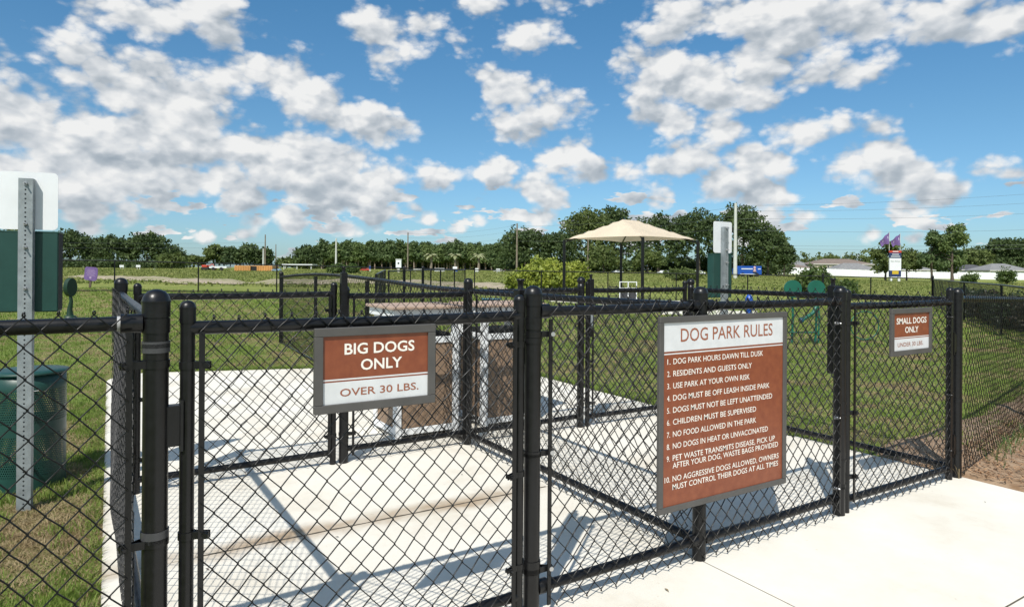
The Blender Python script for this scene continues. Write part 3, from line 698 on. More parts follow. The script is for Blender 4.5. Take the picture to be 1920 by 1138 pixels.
sign_panel('small_dogs_sign', 'small rust and white sign for small dogs fixed on the right gate', 1.512, 1.968, .861, 1.139, -.052, fr=.030,
    parts=[('upper_panel', .1085, .278-.030, SBROWN), ('rule_line', .1035, .1085, SWHITE), ('gap_strip', .0985, .1035, SBROWN), ('lower_panel', .030, .0985, SWHITE)],
    lines=[('SMALL DOGS', .062, .187, .335, .0365, LETW, .018), ('ONLY', .155, .133, .150, .0365, LETW, .018), ('UNDER 30 LBS.', .075, .052, .285, .0255, LETB, .006)])

# ------------------------------------------------------------------ pet waste stations
def station(label, base, rz, H0=1.86, with_can=False, face=1, group='pet waste stations'):
    s = thing('waste_bag_station', label, 'bag station', base, rz, group)
    # perforated channel post: a web with a column of holes and two side flanges
    pw, n = .031, int(H0/.0254); b = MB(); hw = .0048
    for i in range(n):
        z0 = i*.0254; z1 = z0+.0254; zc = (z0+z1)/2; k = 8
        hole = [(hw*math.cos(2*math.pi*j/k+math.pi/8), 0, zc+hw*math.sin(2*math.pi*j/k+math.pi/8)) for j in range(k)]
        o = [(pw, 0, zc+.0127*.0+.006), (pw*.5, 0, z1), (-pw*.5, 0, z1), (-pw, 0, zc+.006), (-pw, 0, zc-.006), (-pw*.5, 0, z0), (pw*.5, 0, z0), (pw, 0, zc-.006)]
        b.add(hole+o, [(j, (j+1) % k, 8+(j+1) % k, 8+j) for j in range(k)])
        b.add([(pw, 0, zc+.006), (pw, 0, z1), (pw*.5, 0, z1)], [(0, 1, 2)]); b.add([(-pw, 0, zc+.006), (-pw*.5, 0, z1), (-pw, 0, z1)], [(0, 1, 2)])
        b.add([(pw, 0, zc-.006), (pw*.5, 0, z0), (pw, 0, z0)], [(0, 1, 2)]); b.add([(-pw, 0, zc-.006), (-pw, 0, z0), (-pw*.5, 0, z0)], [(0, 1, 2)])
    b.box((-pw-.003, 0, 0), (-pw, .043, n*.0254)); b.box((pw, 0, 0), (pw+.003, .043, n*.0254)); b.build('perforated_post', GALV, s)
    MB().box((-.028, .041, .0), (.028, .043, n*.0254)).build('post_liner', DARK if False else GALV, s)
    # sign plate with rounded corners
    w2, zb_, zt_ = .143, H0-.29, H0+.035; rr = .025; ol = []
    for (cx_, cz_, a0) in ((w2-rr, zt_-rr, 0), (-w2+rr, zt_-rr, 90), (-w2+rr, zb_+rr, 180), (w2-rr, zb_+rr, 270)):
        ol += [(cx_+rr*math.cos(R(a0+q*22.5)), cz_+rr*math.sin(R(a0+q*22.5))) for q in range(5)]
    nn = len(ol); pb = MB(); pb.add([(x, .046, z) for x, z in ol]+[(x, .049, z) for x, z in ol], [tuple(range(nn)), tuple(range(nn, 2*nn))[::-1]]+[(i, (i+1) % nn, (i+1) % nn+nn, i+nn) for i in range(nn)])
    pb.build('sign_plate', WHITE, s)
    db = MB().box((-.146, .046, H0-.755), (.146, .125, H0-.305), .006).build('bag_dispenser', GREEN, s)
    MB().box((-.150, .0455, H0-.308), (.150, .130, H0-.298), .002).build('dispenser_lid', GREEN, db); MB().box((.1465, .050, H0-.74), (.149, .121, H0-.31)).build('side_seam', DARK, db)
    for z in (H0-.035, H0-.26, H0-.39, H0-.62):
        MB().tube([(0, -.002, z), (0, -.010, z)], .011, 6).tube([(0, -.010, z), (0, -.034, z)], .0045, 8).build('bolt', BOLT, s)
    return s
st1 = station('grey perforated post with white plate and green bag box, beside the green bin', (-2.776, 2.372, -.01), -YAW+R(20))
st2 = station('grey perforated post with white plate and green bag box, behind the rules sign', (3.075, 2.47, -.02), -YAW+R(33), H0=1.85)
# trash can under the left station
c0 = (-2.80, 2.915)
def can():
    t = thing('waste_bin', 'round dark green perforated metal bin on the grass by the left bag station', 'bin', (c0[0], c0[1], 0))
    r, z0, z1 = .197, .0, .70; n = 100; b = MB()
    # perforated wall: solid hoops, and between them a lattice of real holes
    b.lathe([(r, z0), (r, z0+.08)], (0, 0, 0), 40); b.lathe([(r, .33), (r, .40)], (0, 0, 0), 40); b.lathe([(r, .60), (r, z1), (r-.006, z1)], (0, 0, 0), 40)
    for (a, c) in ((z0+.08, .33), (.40, .60)):
        rows = int((c-a)/.0135); dz = (c-a)/rows; hw = .0042
        for i in range(rows):
            za = a+i*dz
            for k in range(n):
                th = 2*math.pi*(k+.5*(i % 2))/n; da = 2*math.pi/n; 
                def pt(u, vz): return (r*math.cos(th+u), r*math.sin(th+u), vz)
                h2 = dz/2; zc = za+h2; hu = da*.34; hv = dz*.34
                ou = [pt(-da/2, za), pt(da/2, za), pt(da/2, za+dz), pt(-da/2, za+dz)]
                ho = [pt(0, zc-hv), pt(hu, zc), pt(0, zc+hv), pt(-hu, zc)]
                b.add(ou+ho, [(0, 1, 5, 4), (1, 2, 6, 5), (2, 3, 7, 6), (3, 0, 4, 7)][:] )
    # the diamond hole touches corners, so close its corner wedges
    b.build('perforated_wall', GREEN, t)
    MB().lathe([(0, .03), (r-.004, .03)], (0, 0, 0), 40).build('base_plate', GREEN, t)
    MB().lathe([(r+.014, .692), (r+.016, .700), (r+.012, .706), (r*.7, .711), (0, .712)], (0, 0, 0), 40).build('lid', GREEN, t)
    MB().tube([(.03, -r-.004, .60), (.07, -r-.006, .602)], .003, 6).build('lid_clip', BOLT, t)
    for a in (0, 1): MB().tube([(.02, -r+.0, .48-a*.32), (.02, -r-.05, .48-a*.32)], .009, 8).build('bolt', BOLT, t)
    return t
can()

# ------------------------------------------------------------------ composite litter bins behind the pen
def comp_bin(label, x0, y0):
    t = thing('composite_bin', label, 'bin', (x0, y0, 0), 0, 'square composite bins behind the pen'); Wd, Dp, zt = .56, .50, .80
    pw = .055
    for (x, y) in ((0, 0), (Wd-pw, 0), (0, Dp-pw), (Wd-pw, Dp-pw)): MB().box((x, y, 0), (x+pw, y+pw, .965), .004).build('corner_post', WHITE, t)
    for z in (.03, zt-.05):
        MB().box((pw+.002, .006, z), (Wd-pw-.002, .040, z+.05), .003).build('frame_rail', WHITE, t); MB().box((pw+.002, Dp-.040, z), (Wd-pw-.002, Dp-.006, z+.05), .003).build('frame_rail', WHITE, t)
        MB().box((.006, pw+.002, z), (.040, Dp-pw-.002, z+.05), .003).build('frame_rail', WHITE, t); MB().box((Wd-.040, pw+.002, z), (Wd-.006, Dp-pw-.002, z+.05), .003).build('frame_rail', WHITE, t)
    n = 3
    for i in range(n):
        wx = (Wd-2*pw)/n; wy = (Dp-2*pw)/n
        MB().box((pw+i*wx+.001, .016, .082), (pw+(i+1)*wx-.001, .032, zt-.052), .0015).build('side_board', BROWNP, t); MB().box((pw+i*wx+.001, Dp-.032, .082), (pw+(i+1)*wx-.001, Dp-.016, zt-.052), .0015).build('side_board', BROWNP, t)
        MB().box((.016, pw+i*wy+.001, .082), (.032, pw+(i+1)*wy-.001, zt-.052), .0015).build('side_board', BROWNP, t); MB().box((Wd-.032, pw+i*wy+.001, .082), (Wd-.016, pw+(i+1)*wy-.001, zt-.052), .0015).build('side_board', BROWNP, t)
    MB().box((.06, .06, .1), (Wd-.06, Dp-.06, zt+.03), .01).build('liner', DARK, t)
    MB().box((-.03, -.03, .968), (Wd+.03, Dp+.03, 1.03), .003).build('white_fascia', WHITE, t)
    MB().box((-.055, -.06, 1.032), (Wd+.055, Dp+.06, 1.055), .004).build('lid', TANC, t)
comp_bin('nearer brown panelled white framed square bin, left of the pen corner post', -.45, 2.71)
comp_bin('right hand brown panelled white framed square bin, seen through the divider mesh', .335, 2.71)

# ------------------------------------------------------------------ shade canopy
def canopy():
    c = P(1182.5, 25.6); t = thing('shade_canopy', 'tan fabric hip canopy on four slim black posts', 'canopy', c, -YAW+R(45)-.02)
    hs = 1.86; ez = 2.54-c.z; az_ = 3.29-c.z; n = 14; vs = []; hr = .36
    for i in range(n+1):
        for j in range(n+1):
            u = i/n*2-1; v = j/n*2-1; m_ = max(abs(u), abs(v))
            sag = .12*(1-u*u)*abs(v)**3 + .12*(1-v*v)*abs(u)**3       # edges pulled in between corners
            x = u*hs*(1-.07*(1-v*v)*m_**4) if True else 0; y = v*hs*(1-.07*(1-u*u)*m_**4)
            a = abs(u); b_ = abs(v); hp = max(b_, (a-hr)/(1-hr) if a > hr else 0)
            z = az_-(az_-ez)*(hp**.93)+.10*hp*(1-hp)*0; z += .03*(1-min(a, b_)**2)*(m_**6)
            vs.append((x, y, z))
    fs = [(i*(n+1)+j, (i+1)*(n+1)+j, (i+1)*(n+1)+j+1, i*(n+1)+j+1) for i in range(n) for j in range(n)]
    MB().add(vs, fs, False).build('fabric_roof', TANF, t)
    for a, b_ in ((1, 1), (1, -1), (-1, 1), (-1, -1)):
        MB().tube([(a*hs*.985, b_*hs*.985, -.1), (a*hs*.985, b_*hs*.985, ez-.03)], .057, 12).build('post', BLACK, t)
        MB().tube([(a*hs*.96, b_*hs*.96, ez-.10), (a*hs*.2, b_*hs*.12, az_-.16)], .03, 8).build('rafter', BLACK, t)
        MB().box((a*hs*.985-.1, b_*hs*.985-.1, .03), (a*hs*.985+.1, b_*hs*.985+.1, .05)).build('base_plate', BLACK, t)
    MB().tube([(-hs*.3, 0, az_-.12), (hs*.3, 0, az_-.12)], .03, 8).build('ridge_pole', BLACK, t)
    return c
cc = canopy()
slabv = [P(1181.5, 25.6)+Vector((math.cos(a)*3.2, math.sin(a)*3.2, 0)) for a in np.linspace(0, 6.283, 5)[:-1]+math.pi/4-YAW+math.pi/4]
MB().add([(v.x, v.y, .125) for v in slabv]+[(v.x, v.y, -.1) for v in slabv], [(0, 1, 2, 3), (0, 4, 5, 1), (1, 5, 6, 2), (2, 6, 7, 3), (3, 7, 4, 0)]).build('concrete_pad', CONC, kind='structure')
bpad = [P(1240, 21.5), P(1420, 21.5), P(1420, 19.5), P(1240, 19.5)]
MB().add([(v.x, v.y, v.z+.02) for v in bpad[::-1]]+[(v.x, v.y, v.z-.1) for v in bpad[::-1]], [(0, 1, 2, 3), (0, 4, 5, 1), (1, 5, 6, 2), (2, 6, 7, 3), (3, 7, 4, 0)]).build('concrete_path', CONC, kind='structure')
def panel_gate():
    p = P(1178, 23.5); t = thing('framed_board', 'white framed board with dark lower panels standing under the canopy', 'board', p, -YAW)
    W2, Ht = .30, .86
    for x in (-W2, 0, W2): MB().box((x-.015, -.015, -.05), (x+.015, .015, Ht), .002).build('upright', WHITE, t)
    for z in (Ht-.03, Ht-.25, .1): 
        for a in (-W2, 0): MB().box((a+.016, -.012, z), (a+W2-.016, .012, z+.028), .002).build('cross_rail', WHITE, t)
    for a in (-W2, 0): MB().box((a+.018, -.006, .13), (a+W2-.018, .006, Ht-.252)).build('dark_panel', mat('charcoal_panel', (.04, .04, .045), .5), t)
panel_gate()
def bench(label, px, d, w=.36):
    p = P(px, d); t = thing('bench', label, 'bench', p, -YAW, 'black benches under the canopy')
    for s in (-.42, .42): MB().tube([(s, -.22, 0), (s, -.22, .60), (s, -.17, .65), (s, .12, .65), (s, .2, .6), (s, .2, 0)], .02, 8).build('hoop_leg', BLACK, t)
    for i in range(5): MB().box((-.45, -.2+i*.085, .42), (.45, -.125+i*.085, .445), .004).build('slat', BLACK, t)
def hoops(label, px, d):
    p = P(px, d); t = thing('hoop_rail', label, 'hoop', p, -YAW, 'black hoops beside the framed board')
    MB().tube([(-.21, 0, -.05), (-.21, 0, .56), (-.19, 0, .61), (-.15, 0, .63), (.15, 0, .63), (.19, 0, .61), (.21, 0, .56), (.21, 0, -.05)], .02, 8).build('hoop', BLACK, t)
    MB().tube([(-.2, 0, .3), (.2, 0, .3)], .014, 8).build('cross_bar', BLACK, t)
hoops('low black tube hoop left of the framed board', 1151, 24.5); hoops('low black tube hoop right of the framed board', 1209, 24.5)

# ------------------------------------------------------------------ dog play things
def play1():
    p = P(1509, 12.4); t = thing('agility_frame', 'green dog play frame with two round discs over a curved pipe', 'play frame', p, -YAW)
    for x in (-.225, .22): 
        n = 28; pr = [(x+.165*math.cos(2*math.pi*i/n), 1.02+.165*math.sin(2*math.pi*i/n)) for i in range(n)]
        b = MB(); b.add([(a, -.02, z) for a, z in pr]+[(a, .02, z) for a, z in pr], [tuple(range(n)), tuple(range(n, 2*n))[::-1]]+[(i, (i+1) % n, (i+1) % n+n, i+n) for i in range(n)]); b.build('disc', PGREEN, t)
        MB().tube([(x, .03, -.05), (x+.02, .03, .5), (x, .03, 1.0)], .022, 8).build('upright', PGREEN, t)
    MB().tube([(.20, -.06, .95), (.19, -.10, .72), (.10, -.14, .58), (-.04, -.18, .50), (-.14, -.2, .45)], [.03, .03, .034, .036, .036], 10).build('curved_pipe', PGREEN, t)
    MB().tube([(-.13, -.198, .455), (-.17, -.206, .43)], .05, 12).build('pipe_cup', mat('teal_cup', (.01, .07, .13), .4), t)
    MB().tube([(.22, -.05, .95), (.24, -.08, .5), (.22, -.1, .02)], .016, 8).build('brace', PGREEN, t)
    MB().tube([(-.28, 0, .2), (.28, 0, .2)], .014, 8).build('cross_bar', PGREEN, t)
play1()
def play2():
    p = P(1622, 12.6); t = thing('agility_hoop', 'green dog jump with a thin ring hanging from a cross bar', 'play hoop', p, -YAW)
    for x in (-.52, .52): MB().tube([(x, 0, -.05), (x, 0, .82)], .02, 8).build('upright', PGREEN, t)
    MB().tube([(-.52, 0, .74), (.52, 0, .74)], .022, 8).build('cross_bar', PGREEN, t)
    MB().box((-.1, -.03, .70), (.36, .03, .79), .01).build('bar_sleeve', PGREEN, t)
    MB().tube([(.0+.27*math.cos(a), 0, .34+.27*math.sin(a)) for a in np.linspace(0, 2*math.pi, 30)], .011, 6, cap=False).build('ring', PGREEN, t)
    MB().tube([(0, 0, .61), (0, 0, .74)], .008, 6).build('hanger', BLACK, t)
play2()
def play3():
    p = P(132, 15.2); t = thing('paw_post', 'dark green dog play post with a flat round head on left lawn', 'play post', p, -YAW+R(78))
    n = 24; pr = [(.14*math.cos(2*math.pi*i/n), .70+.21*math.sin(2*math.pi*i/n)) for i in range(n)]
    b = MB(); b.add([(a, -.055, z) for a, z in pr]+[(a, .055, z) for a, z in pr], [tuple(range(n)), tuple(range(n, 2*n))[::-1]]+[(i, (i+1) % n, (i+1) % n+n, i+n) for i in range(n)]); b.build('head', mat('deep_green', (.006, .03, .014), .5), t)
    MB().tube([(.0, 0, -.02), (.02, .03, .2), (.0, -.03, .38), (0, 0, .55)], [.08, .055, .04, .035], 10).build('stem', MATS['deep_green'], t)
    MB().lathe([(.14, -.02), (.13, .03), (.07, .06)], (0, 0, 0), 14).build('foot', MATS['deep_green'], t)
play3()
def hydrant():
    p = P(1405, 16.8); t = thing('toy_hydrant', 'blue fire hydrant shaped dog marker on the lawn', 'hydrant', p, 0)
    MB().lathe([(.11, -.03), (.11, .03), (.075, .04), (.075, .55), (.10, .56), (.10, .60), (.085, .66), (.05, .72), (.02, .74), (.02, .78), (0, .78)], (0, 0, 0), 16).build('barrel', BLUE, t)
    MB().tube([(-.15, 0, .42), (.15, 0, .42)], .045, 10).tube([(0, -.15, .40), (0, 0, .40)], .055, 10).build('outlet', BLUE, t)
hydrant()
p = P(921, 22); t = thing('water_tub', 'low blue plastic tub on the grass beyond the right hand bin', 'tub', p, -YAW)
MB().box((-.31, -.2, .03), (.31, .2, .20), .03).build('basin', TEAL, t); MB().box((-.34, -.23, .20), (.34, .23, .23), .01).build('rim', TEAL, t)
# purple notice
p = P(168, 29.0); t = thing('purple_notice', 'purple scallop edged notice on a short brown stake, tilted in the left field', 'notice', p, -YAW); t.rotation_euler = (0, R(6), -YAW)
ol = [(.26*math.cos(a)*(1+.03*math.cos(8*a)) if False else 0, 0) for a in ()]
nn = 36; pr = []
for i in range(nn):
    a = 2*math.pi*i/nn; sx = math.copysign(abs(math.cos(a))**.35, math.cos(a)); sz = math.copysign(abs(math.sin(a))**.35, math.sin(a)); pr.append((.29*sx*(1+.02*math.cos(9*a)), .30*sz*(1+.03*math.cos(9*a))+.60))
MB().add([(x, -.01, z) for x, z in pr]+[(x, .01, z) for x, z in pr], [tuple(range(nn))[::-1], tuple(range(nn, 2*nn))]+[(i, (i+1) % nn, (i+1) % nn+nn, i+nn) for i in range(nn)]).build('board', PURPLE, t)
bb = MB()
for i, wd in enumerate((.14, .2, .17, .21, .15, .19)): bb.box((-wd, -.014, .77-i*.052), (wd, -.011, .785-i*.052))
bb.tube([(0, -.011, .43), (0, -.015, .43)], .05, 12); bb.build('print', mat('pale_lilac', (.38, .28, .45), .6), t)
MB().box((-.045, .012, -.1), (.045, .05, .45)).build('stake', BARK, t)

# ------------------------------------------------------------------ vegetation
def leaves(centers, size, rg, flat=.0, aspect=.55):
    """one leafy quad per centre, bent across the middle"""
    n = len(centers); d = rg.normal(size=(n, 3)); d[:, 2] = d[:, 2]*.6+flat; d /= np.linalg.norm(d, axis=1, keepdims=True)
    t = rg.normal(size=(n, 3)); t = t-(t*d).sum(1, keepdims=True)*d; t /= np.linalg.norm(t, axis=1, keepdims=True); b_ = np.cross(d, t)
    s = size*(.6+.8*rg.random((n, 1)))
    v = np.stack([centers-t*s, centers-b_*s*aspect+d*s*.15, centers+t*s, centers+b_*s*aspect+d*s*.15], 1).reshape(-1, 3)
    return v, np.arange(n*4).reshape(-1, 4)
def crown_mesh(name, lobes, n, size, m, seed=0, clump=14, shell=.55, hollow=True):
    rg = np.random.default_rng(seed); vol = np.array([(l[3]*l[4]*l[5])**.67 for l in lobes]); pick = rg.choice(len(lobes), size=max(1, n//clump), p=vol/vol.sum())
    L_ = np.array(lobes)[pick]; k = len(L_)
    d = rg.normal(size=(k, 3)); d /= np.linalg.norm(d, axis=1, keepdims=True); rr = (shell+(1-shell)*rg.random((k, 1)))**.8 * (1+.14*rg.normal(size=(k, 1)))
    c = L_[:, :3]+d*rr*L_[:, 3:6]
    cc_ = np.repeat(c, clump, 0)+rg.normal(size=(k*clump, 3))*size*1.15*np.array([1, 1, .7])
    v, q = leaves(cc_, size, rg, .35); return npmesh(name, v, q, m)
def trunk_mb(h, r, rg, limbs=4, spread=.5, crown0=.45):
    b = MB(); p = [(0, 0, -.2)]; x = y = 0
    for i in range(1, 6): x += rg.normal()*.03*h*.3; y += rg.normal()*.03*h*.3; p.append((x, y, h*i/5*.92))
    b.tube(p, [r*1.5, r, r*.85, r*.65, r*.45, r*.2], 8)
    for k in range(limbs):
        t = crown0+(.9-crown0)*k/max(1, limbs); i = min(4, int(t*5)); s0 = Vector(p[i]).lerp(Vector(p[i+1]), t*5-i); a = rg.random()*6.28; L_ = spread*h*(.5+.5*rg.random())
        e = s0+Vector((math.cos(a)*L_, math.sin(a)*L_, L_*.55)); mid = s0.lerp(e, .5)+Vector((0, 0, -.06*L_)); b.tube([s0, mid, e], [r*.45, r*.28, r*.08], 6)
    return b
def tree(name, label, cat, px, d, wpx, y_top, y_bot, m=None, kind='oak', seed=0, group=None, n=None, size=None, bark=None, sc=1.0):
    """a tree seen at column px, d metres away, wpx wide, its top on row y_top; real size follows from the distance"""
    base = P(px, d); H_t = zpix(px, y_top, d)-base.z; Wt = wpx*d/F; rg = np.random.default_rng(seed); zb = 0
    t = thing(name, label, cat, base, rg.random()*6.28, group)
    if kind == 'oak':
        lob = []; r = Wt/2; z_lo = max(.12*H_t, zpix(px, y_bot, d)-base.z)
        k = 13
        for i in range(k):
            a = i*2.4; q = r*.62*math.sqrt((i+.5)/k); hh = z_lo+(H_t-z_lo)*(.30+.48*(1-(q/r)**2)*(.8+.3*rg.random()))
            lob.append((q*math.cos(a), q*math.sin(a), hh, r*.34*(.8+.5*rg.random()), r*.34*(.8+.5*rg.random()), (H_t-z_lo)*.20*(.8+.5*rg.random())))
        for i in range(9):
            a = i*.7+.3; q = r*.66; lob.append((q*math.cos(a), q*math.sin(a), z_lo+(H_t-z_lo)*(.20+.25*rg.random()), r*.32, r*.32, (H_t-z_lo)*.2))
        lob.append((0, 0, z_lo+(H_t-z_lo)*.80, r*.3, r*.3, (H_t-z_lo)*.19))
    elif kind == 'pine':
        lob = []; r = Wt/2
        for i in range(9):
            t_ = i/8; a = i*2.4; q = r*.45*(1-t_*.7); lob.append((q*math.cos(a), q*math.sin(a), H_t*(.42+.52*t_), r*.60*(1.1-t_*.9), r*.60*(1.1-t_*.9), H_t*.07))
    elif kind == 'wispy':
        lob = []; r = Wt/2
        for i in range(15):
            t_ = rg.random(); a = rg.random()*6.28; q = r*(.25+.65*rg.random())*(1-.5*abs(t_-.35)); lob.append((q*math.cos(a), q*math.sin(a), H_t*(.26+.66*t_), r*.36, r*.36, H_t*.085))
        lob.append((0, 0, H_t*.93, r*.3, r*.3, H_t*.07))
    size = size or max(.12, .0021*d); n = n or int(min(16000, 5200*(Wt*H_t/60)**.6 * (.2/size)**.6))
    obj('crown', crown_mesh('crown', lob, n, size, m or OAK, seed, clump=10 if kind != 'wispy' else 14, shell=.35 if kind != 'oak' else .62), t)
    trunk_mb(H_t*.8, max(.10, H_t*.022), rg, 5 if kind != 'pine' else 2, .32 if kind != 'pine' else .12, .35 if kind == 'oak' else .5).build('trunk', bark or (PBARK if kind == 'pine' else BARK), t)
    return t
T = tree
# left oak mass
for i, (px, wd, yt, m, lb) in enumerate([(-60, 130, 430, OAK, 'dark oak at the far left edge, mostly outside the frame'), (35, 110, 424, OAK2, 'oak behind the white plate and green bag box at left'), (130, 100, 433, OAK, 'dark oak at the left end of the left tree mass'),
     (205, 95, 441, OAK, 'dark oak between two lower crowns in the left tree mass'), (275, 105, 436, OAK, 'tallest rounded dark oak in the left tree mass'), (318, 60, 462, OAK, 'lower dark oak on the right shoulder of the left mass')]):
    T('oak_tree', lb, 'tree', px, 125+i*3, wd, yt, 499, m, 'oak', 30+i, 'oaks at the left of the field')
T('oak_tree', 'small olive tree at the foot of the right end of the left oak mass', 'tree', 322, 112, 50, 474, 499, OAK2, 'oak', 41, 'oaks at the left of the field')
for i, (px, wd, yt, m, kd, lb) in enumerate([(362, 44, 480, OAK2, 'oak', 'low pale olive tree left of the small oak clump'), (402, 46, 460, OAK2, 'wispy', 'open crowned tree at the left of the small oak clump'), (432, 52, 464, OAK, 'oak', 'dark oak behind the orange container, left one'),
      (468, 46, 458, OAK, 'oak', 'dark oak behind the orange container, right one'), (496, 34, 466, OAK, 'oak', 'dark oak by the brown utility pole'), (537, 34, 485, OAK2, 'oak', 'tiny far oak between the thin poles')]):
    T('oak_tree', lb, 'tree', px, 138+i, wd, yt, 500, m, kd, 50+i, 'oaks of the small clump')
T('round_oak', 'round dark oak at the left end of the pine belt', 'tree', 577, 126, 56, 461, 502, OAK, 'oak', 61)
# pine belt: shared meshes, every tree its own object
protos = []
for i in range(5):
    px = 606+i*22; t = T('pine_tree', 'tall green pine in the belt across the field', 'tree', px, 128, 33-(i % 3)*4, 450+(i*5) % 9, 500, PINE if i % 2 else PINE2, 'pine', 70+i, 'pines of the belt across the field', n=2200, size=.26); protos.append(t)
rg = random.Random(5)
k = 0
for row, (d0, step, off) in enumerate(((131, 14, 0), (142, 11, 7), (155, 11, 3))):
    px = 716+off if row == 0 else 596+off
    while px < 985:
        c = copy_tree(protos[rg.randrange(5)]); c.location = P(px, d0+rg.random()*6); s = .92+.16*rg.random()+row*.05; 
        if row == 0 and px > 800: s *= .93
        c.scale = (s, s, s*(.94+.12*rg.random())); c.rotation_euler.z = rg.random()*6.28; px += step*(.7+.6*rg.random()); k += 1
allp = sorted([o for o in COL.objects if o.name.startswith('pine_tree')], key=lambda o: o.name)
# undergrowth below the belt
def mass(name, label, cat, pxs, d, ytop, m, seed, n=9000, size=.3, hgt=None, thing_kind=None):
    rg_ = np.random.default_rng(seed); lob = []; o0 = P((pxs[0]+pxs[1])/2, d)
    for px in np.arange(pxs[0], pxs[1], 7*130/d/1.3):
        b_ = P(px, d+rg_.normal()*2); hh = zpix(px, ytop, d)-b_.z; hh *= .8+.35*rg_.random(); lob.append((b_.x-o0.x, b_.y-o0.y, b_.z-o0.z+hh*.45, 1.5, 1.5, hh*.55))
    me = crown_mesh(name, lob, n, size, m, seed, 10, .3); o = obj(name, me, loc=o0); o['label'] = label; o['category'] = cat; 
    if thing_kind: o['kind'] = thing_kind
    return o
mass('undergrowth', 'dark continuous undergrowth beneath the pine belt', 'undergrowth', (560, 1000), 150, 488, OAK2, 91, 22000, .30, thing_kind='stuff')
mass('undergrowth', 'dark scrub at the foot of the left oak mass', 'undergrowth', (-80, 345), 120, 489, OAK, 92, 12000, .28, thing_kind='stuff')
mass('undergrowth', 'dark scrub below the big oaks behind the canopy', 'undergrowth', (935, 1480), 118, 482, OAK, 93, 16000, .28, thing_kind='stuff')
mass('undergrowth', 'far wooded band behind the houses on the right', 'woods', (1420, 2000), 285, 474, OAK2, 94, 22000, .5, thing_kind='stuff')
# big oaks in the middle
for i, (px, wd, yt, m, d, lb) in enumerate([(985, 105, 427, OAK, 112, 'broad dark oak just right of the wooden utility pole'), (1045, 80, 432, OAK, 110, 'dark oak behind the left corner of the canopy'), (1098, 110, 388, OAK2, 118, 'tall open oak rising above the left of the canopy'),
      (1150, 90, 386, OAK, 120, 'tall dark oak directly above the canopy ridge'), (1235, 110, 400, OAK, 112, 'dark oak above the right half of the canopy'), (1310, 130, 388, OAK, 110, 'very broad dark oak left of the tall white concrete pole'),
      (1392, 110, 384, OAK, 108, 'tallest dark oak just behind the white concrete pole'), (1440, 90, 425, OAK, 106, 'dark oak on the right shoulder above the blue trailer'), (1470, 44, 458, OAK, 104, 'small dark oak at the right tip of the big grove')]):
    T('oak_tree', lb, 'tree', px, d, wd, yt, 497, m, 'oak', 110+i, 'oaks of the big grove behind the canopy')
T('small_oak', 'bright green lower tree beneath the canopy roof line', 'tree', 1132, 98, 72, 462, 503, OAK2, 'oak', 131)
T('small_oak', 'second bright green tree right of the canopy rear posts', 'tree', 1215, 97, 60, 468, 503, OAK2, 'oak', 132)
# right trees
for i, (px, wd, yt, m, kd, d, lb) in enumerate([(1660, 62, 452, OAK2, 'wispy', 112, 'thin open tree left of the tall navy and white sign'), (1700, 60, 470, OAK2, 'oak', 122, 'olive tree behind the tall navy and white sign'), (1748, 56, 434, PINE2, 'wispy', 116, 'open pine like tree, left of the taller pair'),
      (1786, 62, 420, PINE, 'wispy', 114, 'tallest open pine like tree on the right'), (1830, 84, 464, OAK2, 'oak', 228, 'rounded tree behind the dark roofed house'), (1885, 90, 446, OAK, 'oak', 226, 'dark tall tree at the right edge of the picture'), (1945, 90, 440, OAK, 'oak', 222, 'dark tree cut by the right frame edge'),
      (1770, 80, 464, OAK, 'oak', 236, 'dark tree behind the open pine pair'), (1556, 46, 481, OAK2, 'oak', 262, 'small round tree behind the two storey house')]):
    T('broadleaf_tree' if kd == 'oak' else 'slender_tree', lb, 'tree', px, d, wd, yt, 508, m, kd, 140+i)
# bushes
def bush(label, px, d, wpx, y_top, m, seed, n=5000, size=.07, name='bush', group=None):
    base = P(px, d); hh = zpix(px, y_top, d)-base.z; r = wpx*d/F/2; rg_ = np.random.default_rng(seed); lob = [(0, 0, hh*.5, r*.55, r*.5, hh*.48)]
    for i in range(10):
        a = i*2.4; q = r*.62*math.sqrt((i+1)/10); lob.append((q*math.cos(a), q*math.sin(a), hh*(.30+.22*rg_.random()), r*.36, r*.36, hh*(.30+.15*rg_.random())))
    t = thing(name, label, 'bush', base, 0, group); obj('foliage', crown_mesh('foliage', lob, n, size, m, seed, 8, .35), t)
    b_ = MB()
    for i in range(7): a = i*.9; b_.tube([(0, 0, -.05), (math.cos(a)*r*.3, math.sin(a)*r*.3, hh*.45), (math.cos(a)*r*.55, math.sin(a)*r*.5, hh*.8)], [.03, .02, .008], 5)
    b_.build('stems', BARK, t)
bush('bright yellow green bush behind the fence, left of the canopy, larger mound', 1025, 33, 120, 480, LIME, 201, 9000, .085); bush('yellow green bush touching the left canopy post, smaller mound', 1080, 34, 64, 484, LIME, 202, 4200, .085); bush('low yellow green bush at the left foot of the bright mound', 975, 34, 60, 506, LIME, 203, 3000, .08)
bush('green shrub behind the perimeter fence, left of two', 1530, 33, 90, 496, SHRUB, 204, 6000, .09); bush('low darker shrub behind the perimeter fence, right of two', 1580, 32, 70, 522, SHRUB, 205, 3500, .08); bush('pale weedy shrub along the vinyl fence at right', 1888, 90, 40, 502, SHRUB, 206, 2500, .12)
bush('low rounded shrub by the white light pole', 638, 80, 56, 494, SHRUB, 207, 2500, .13); bush('round green shrub right of the white light pole', 662, 78, 28, 494, SHRUB, 208, 1500, .13); bush('weedy tuft beyond the corner post at right', 1820, 92, 40, 509, SHRUB, 209, 1500, .12)
bush('weedy bush at the far edge of field behind the right perimeter', 1285, 60, 90, 502, OAK2, 210, 2500, .12)
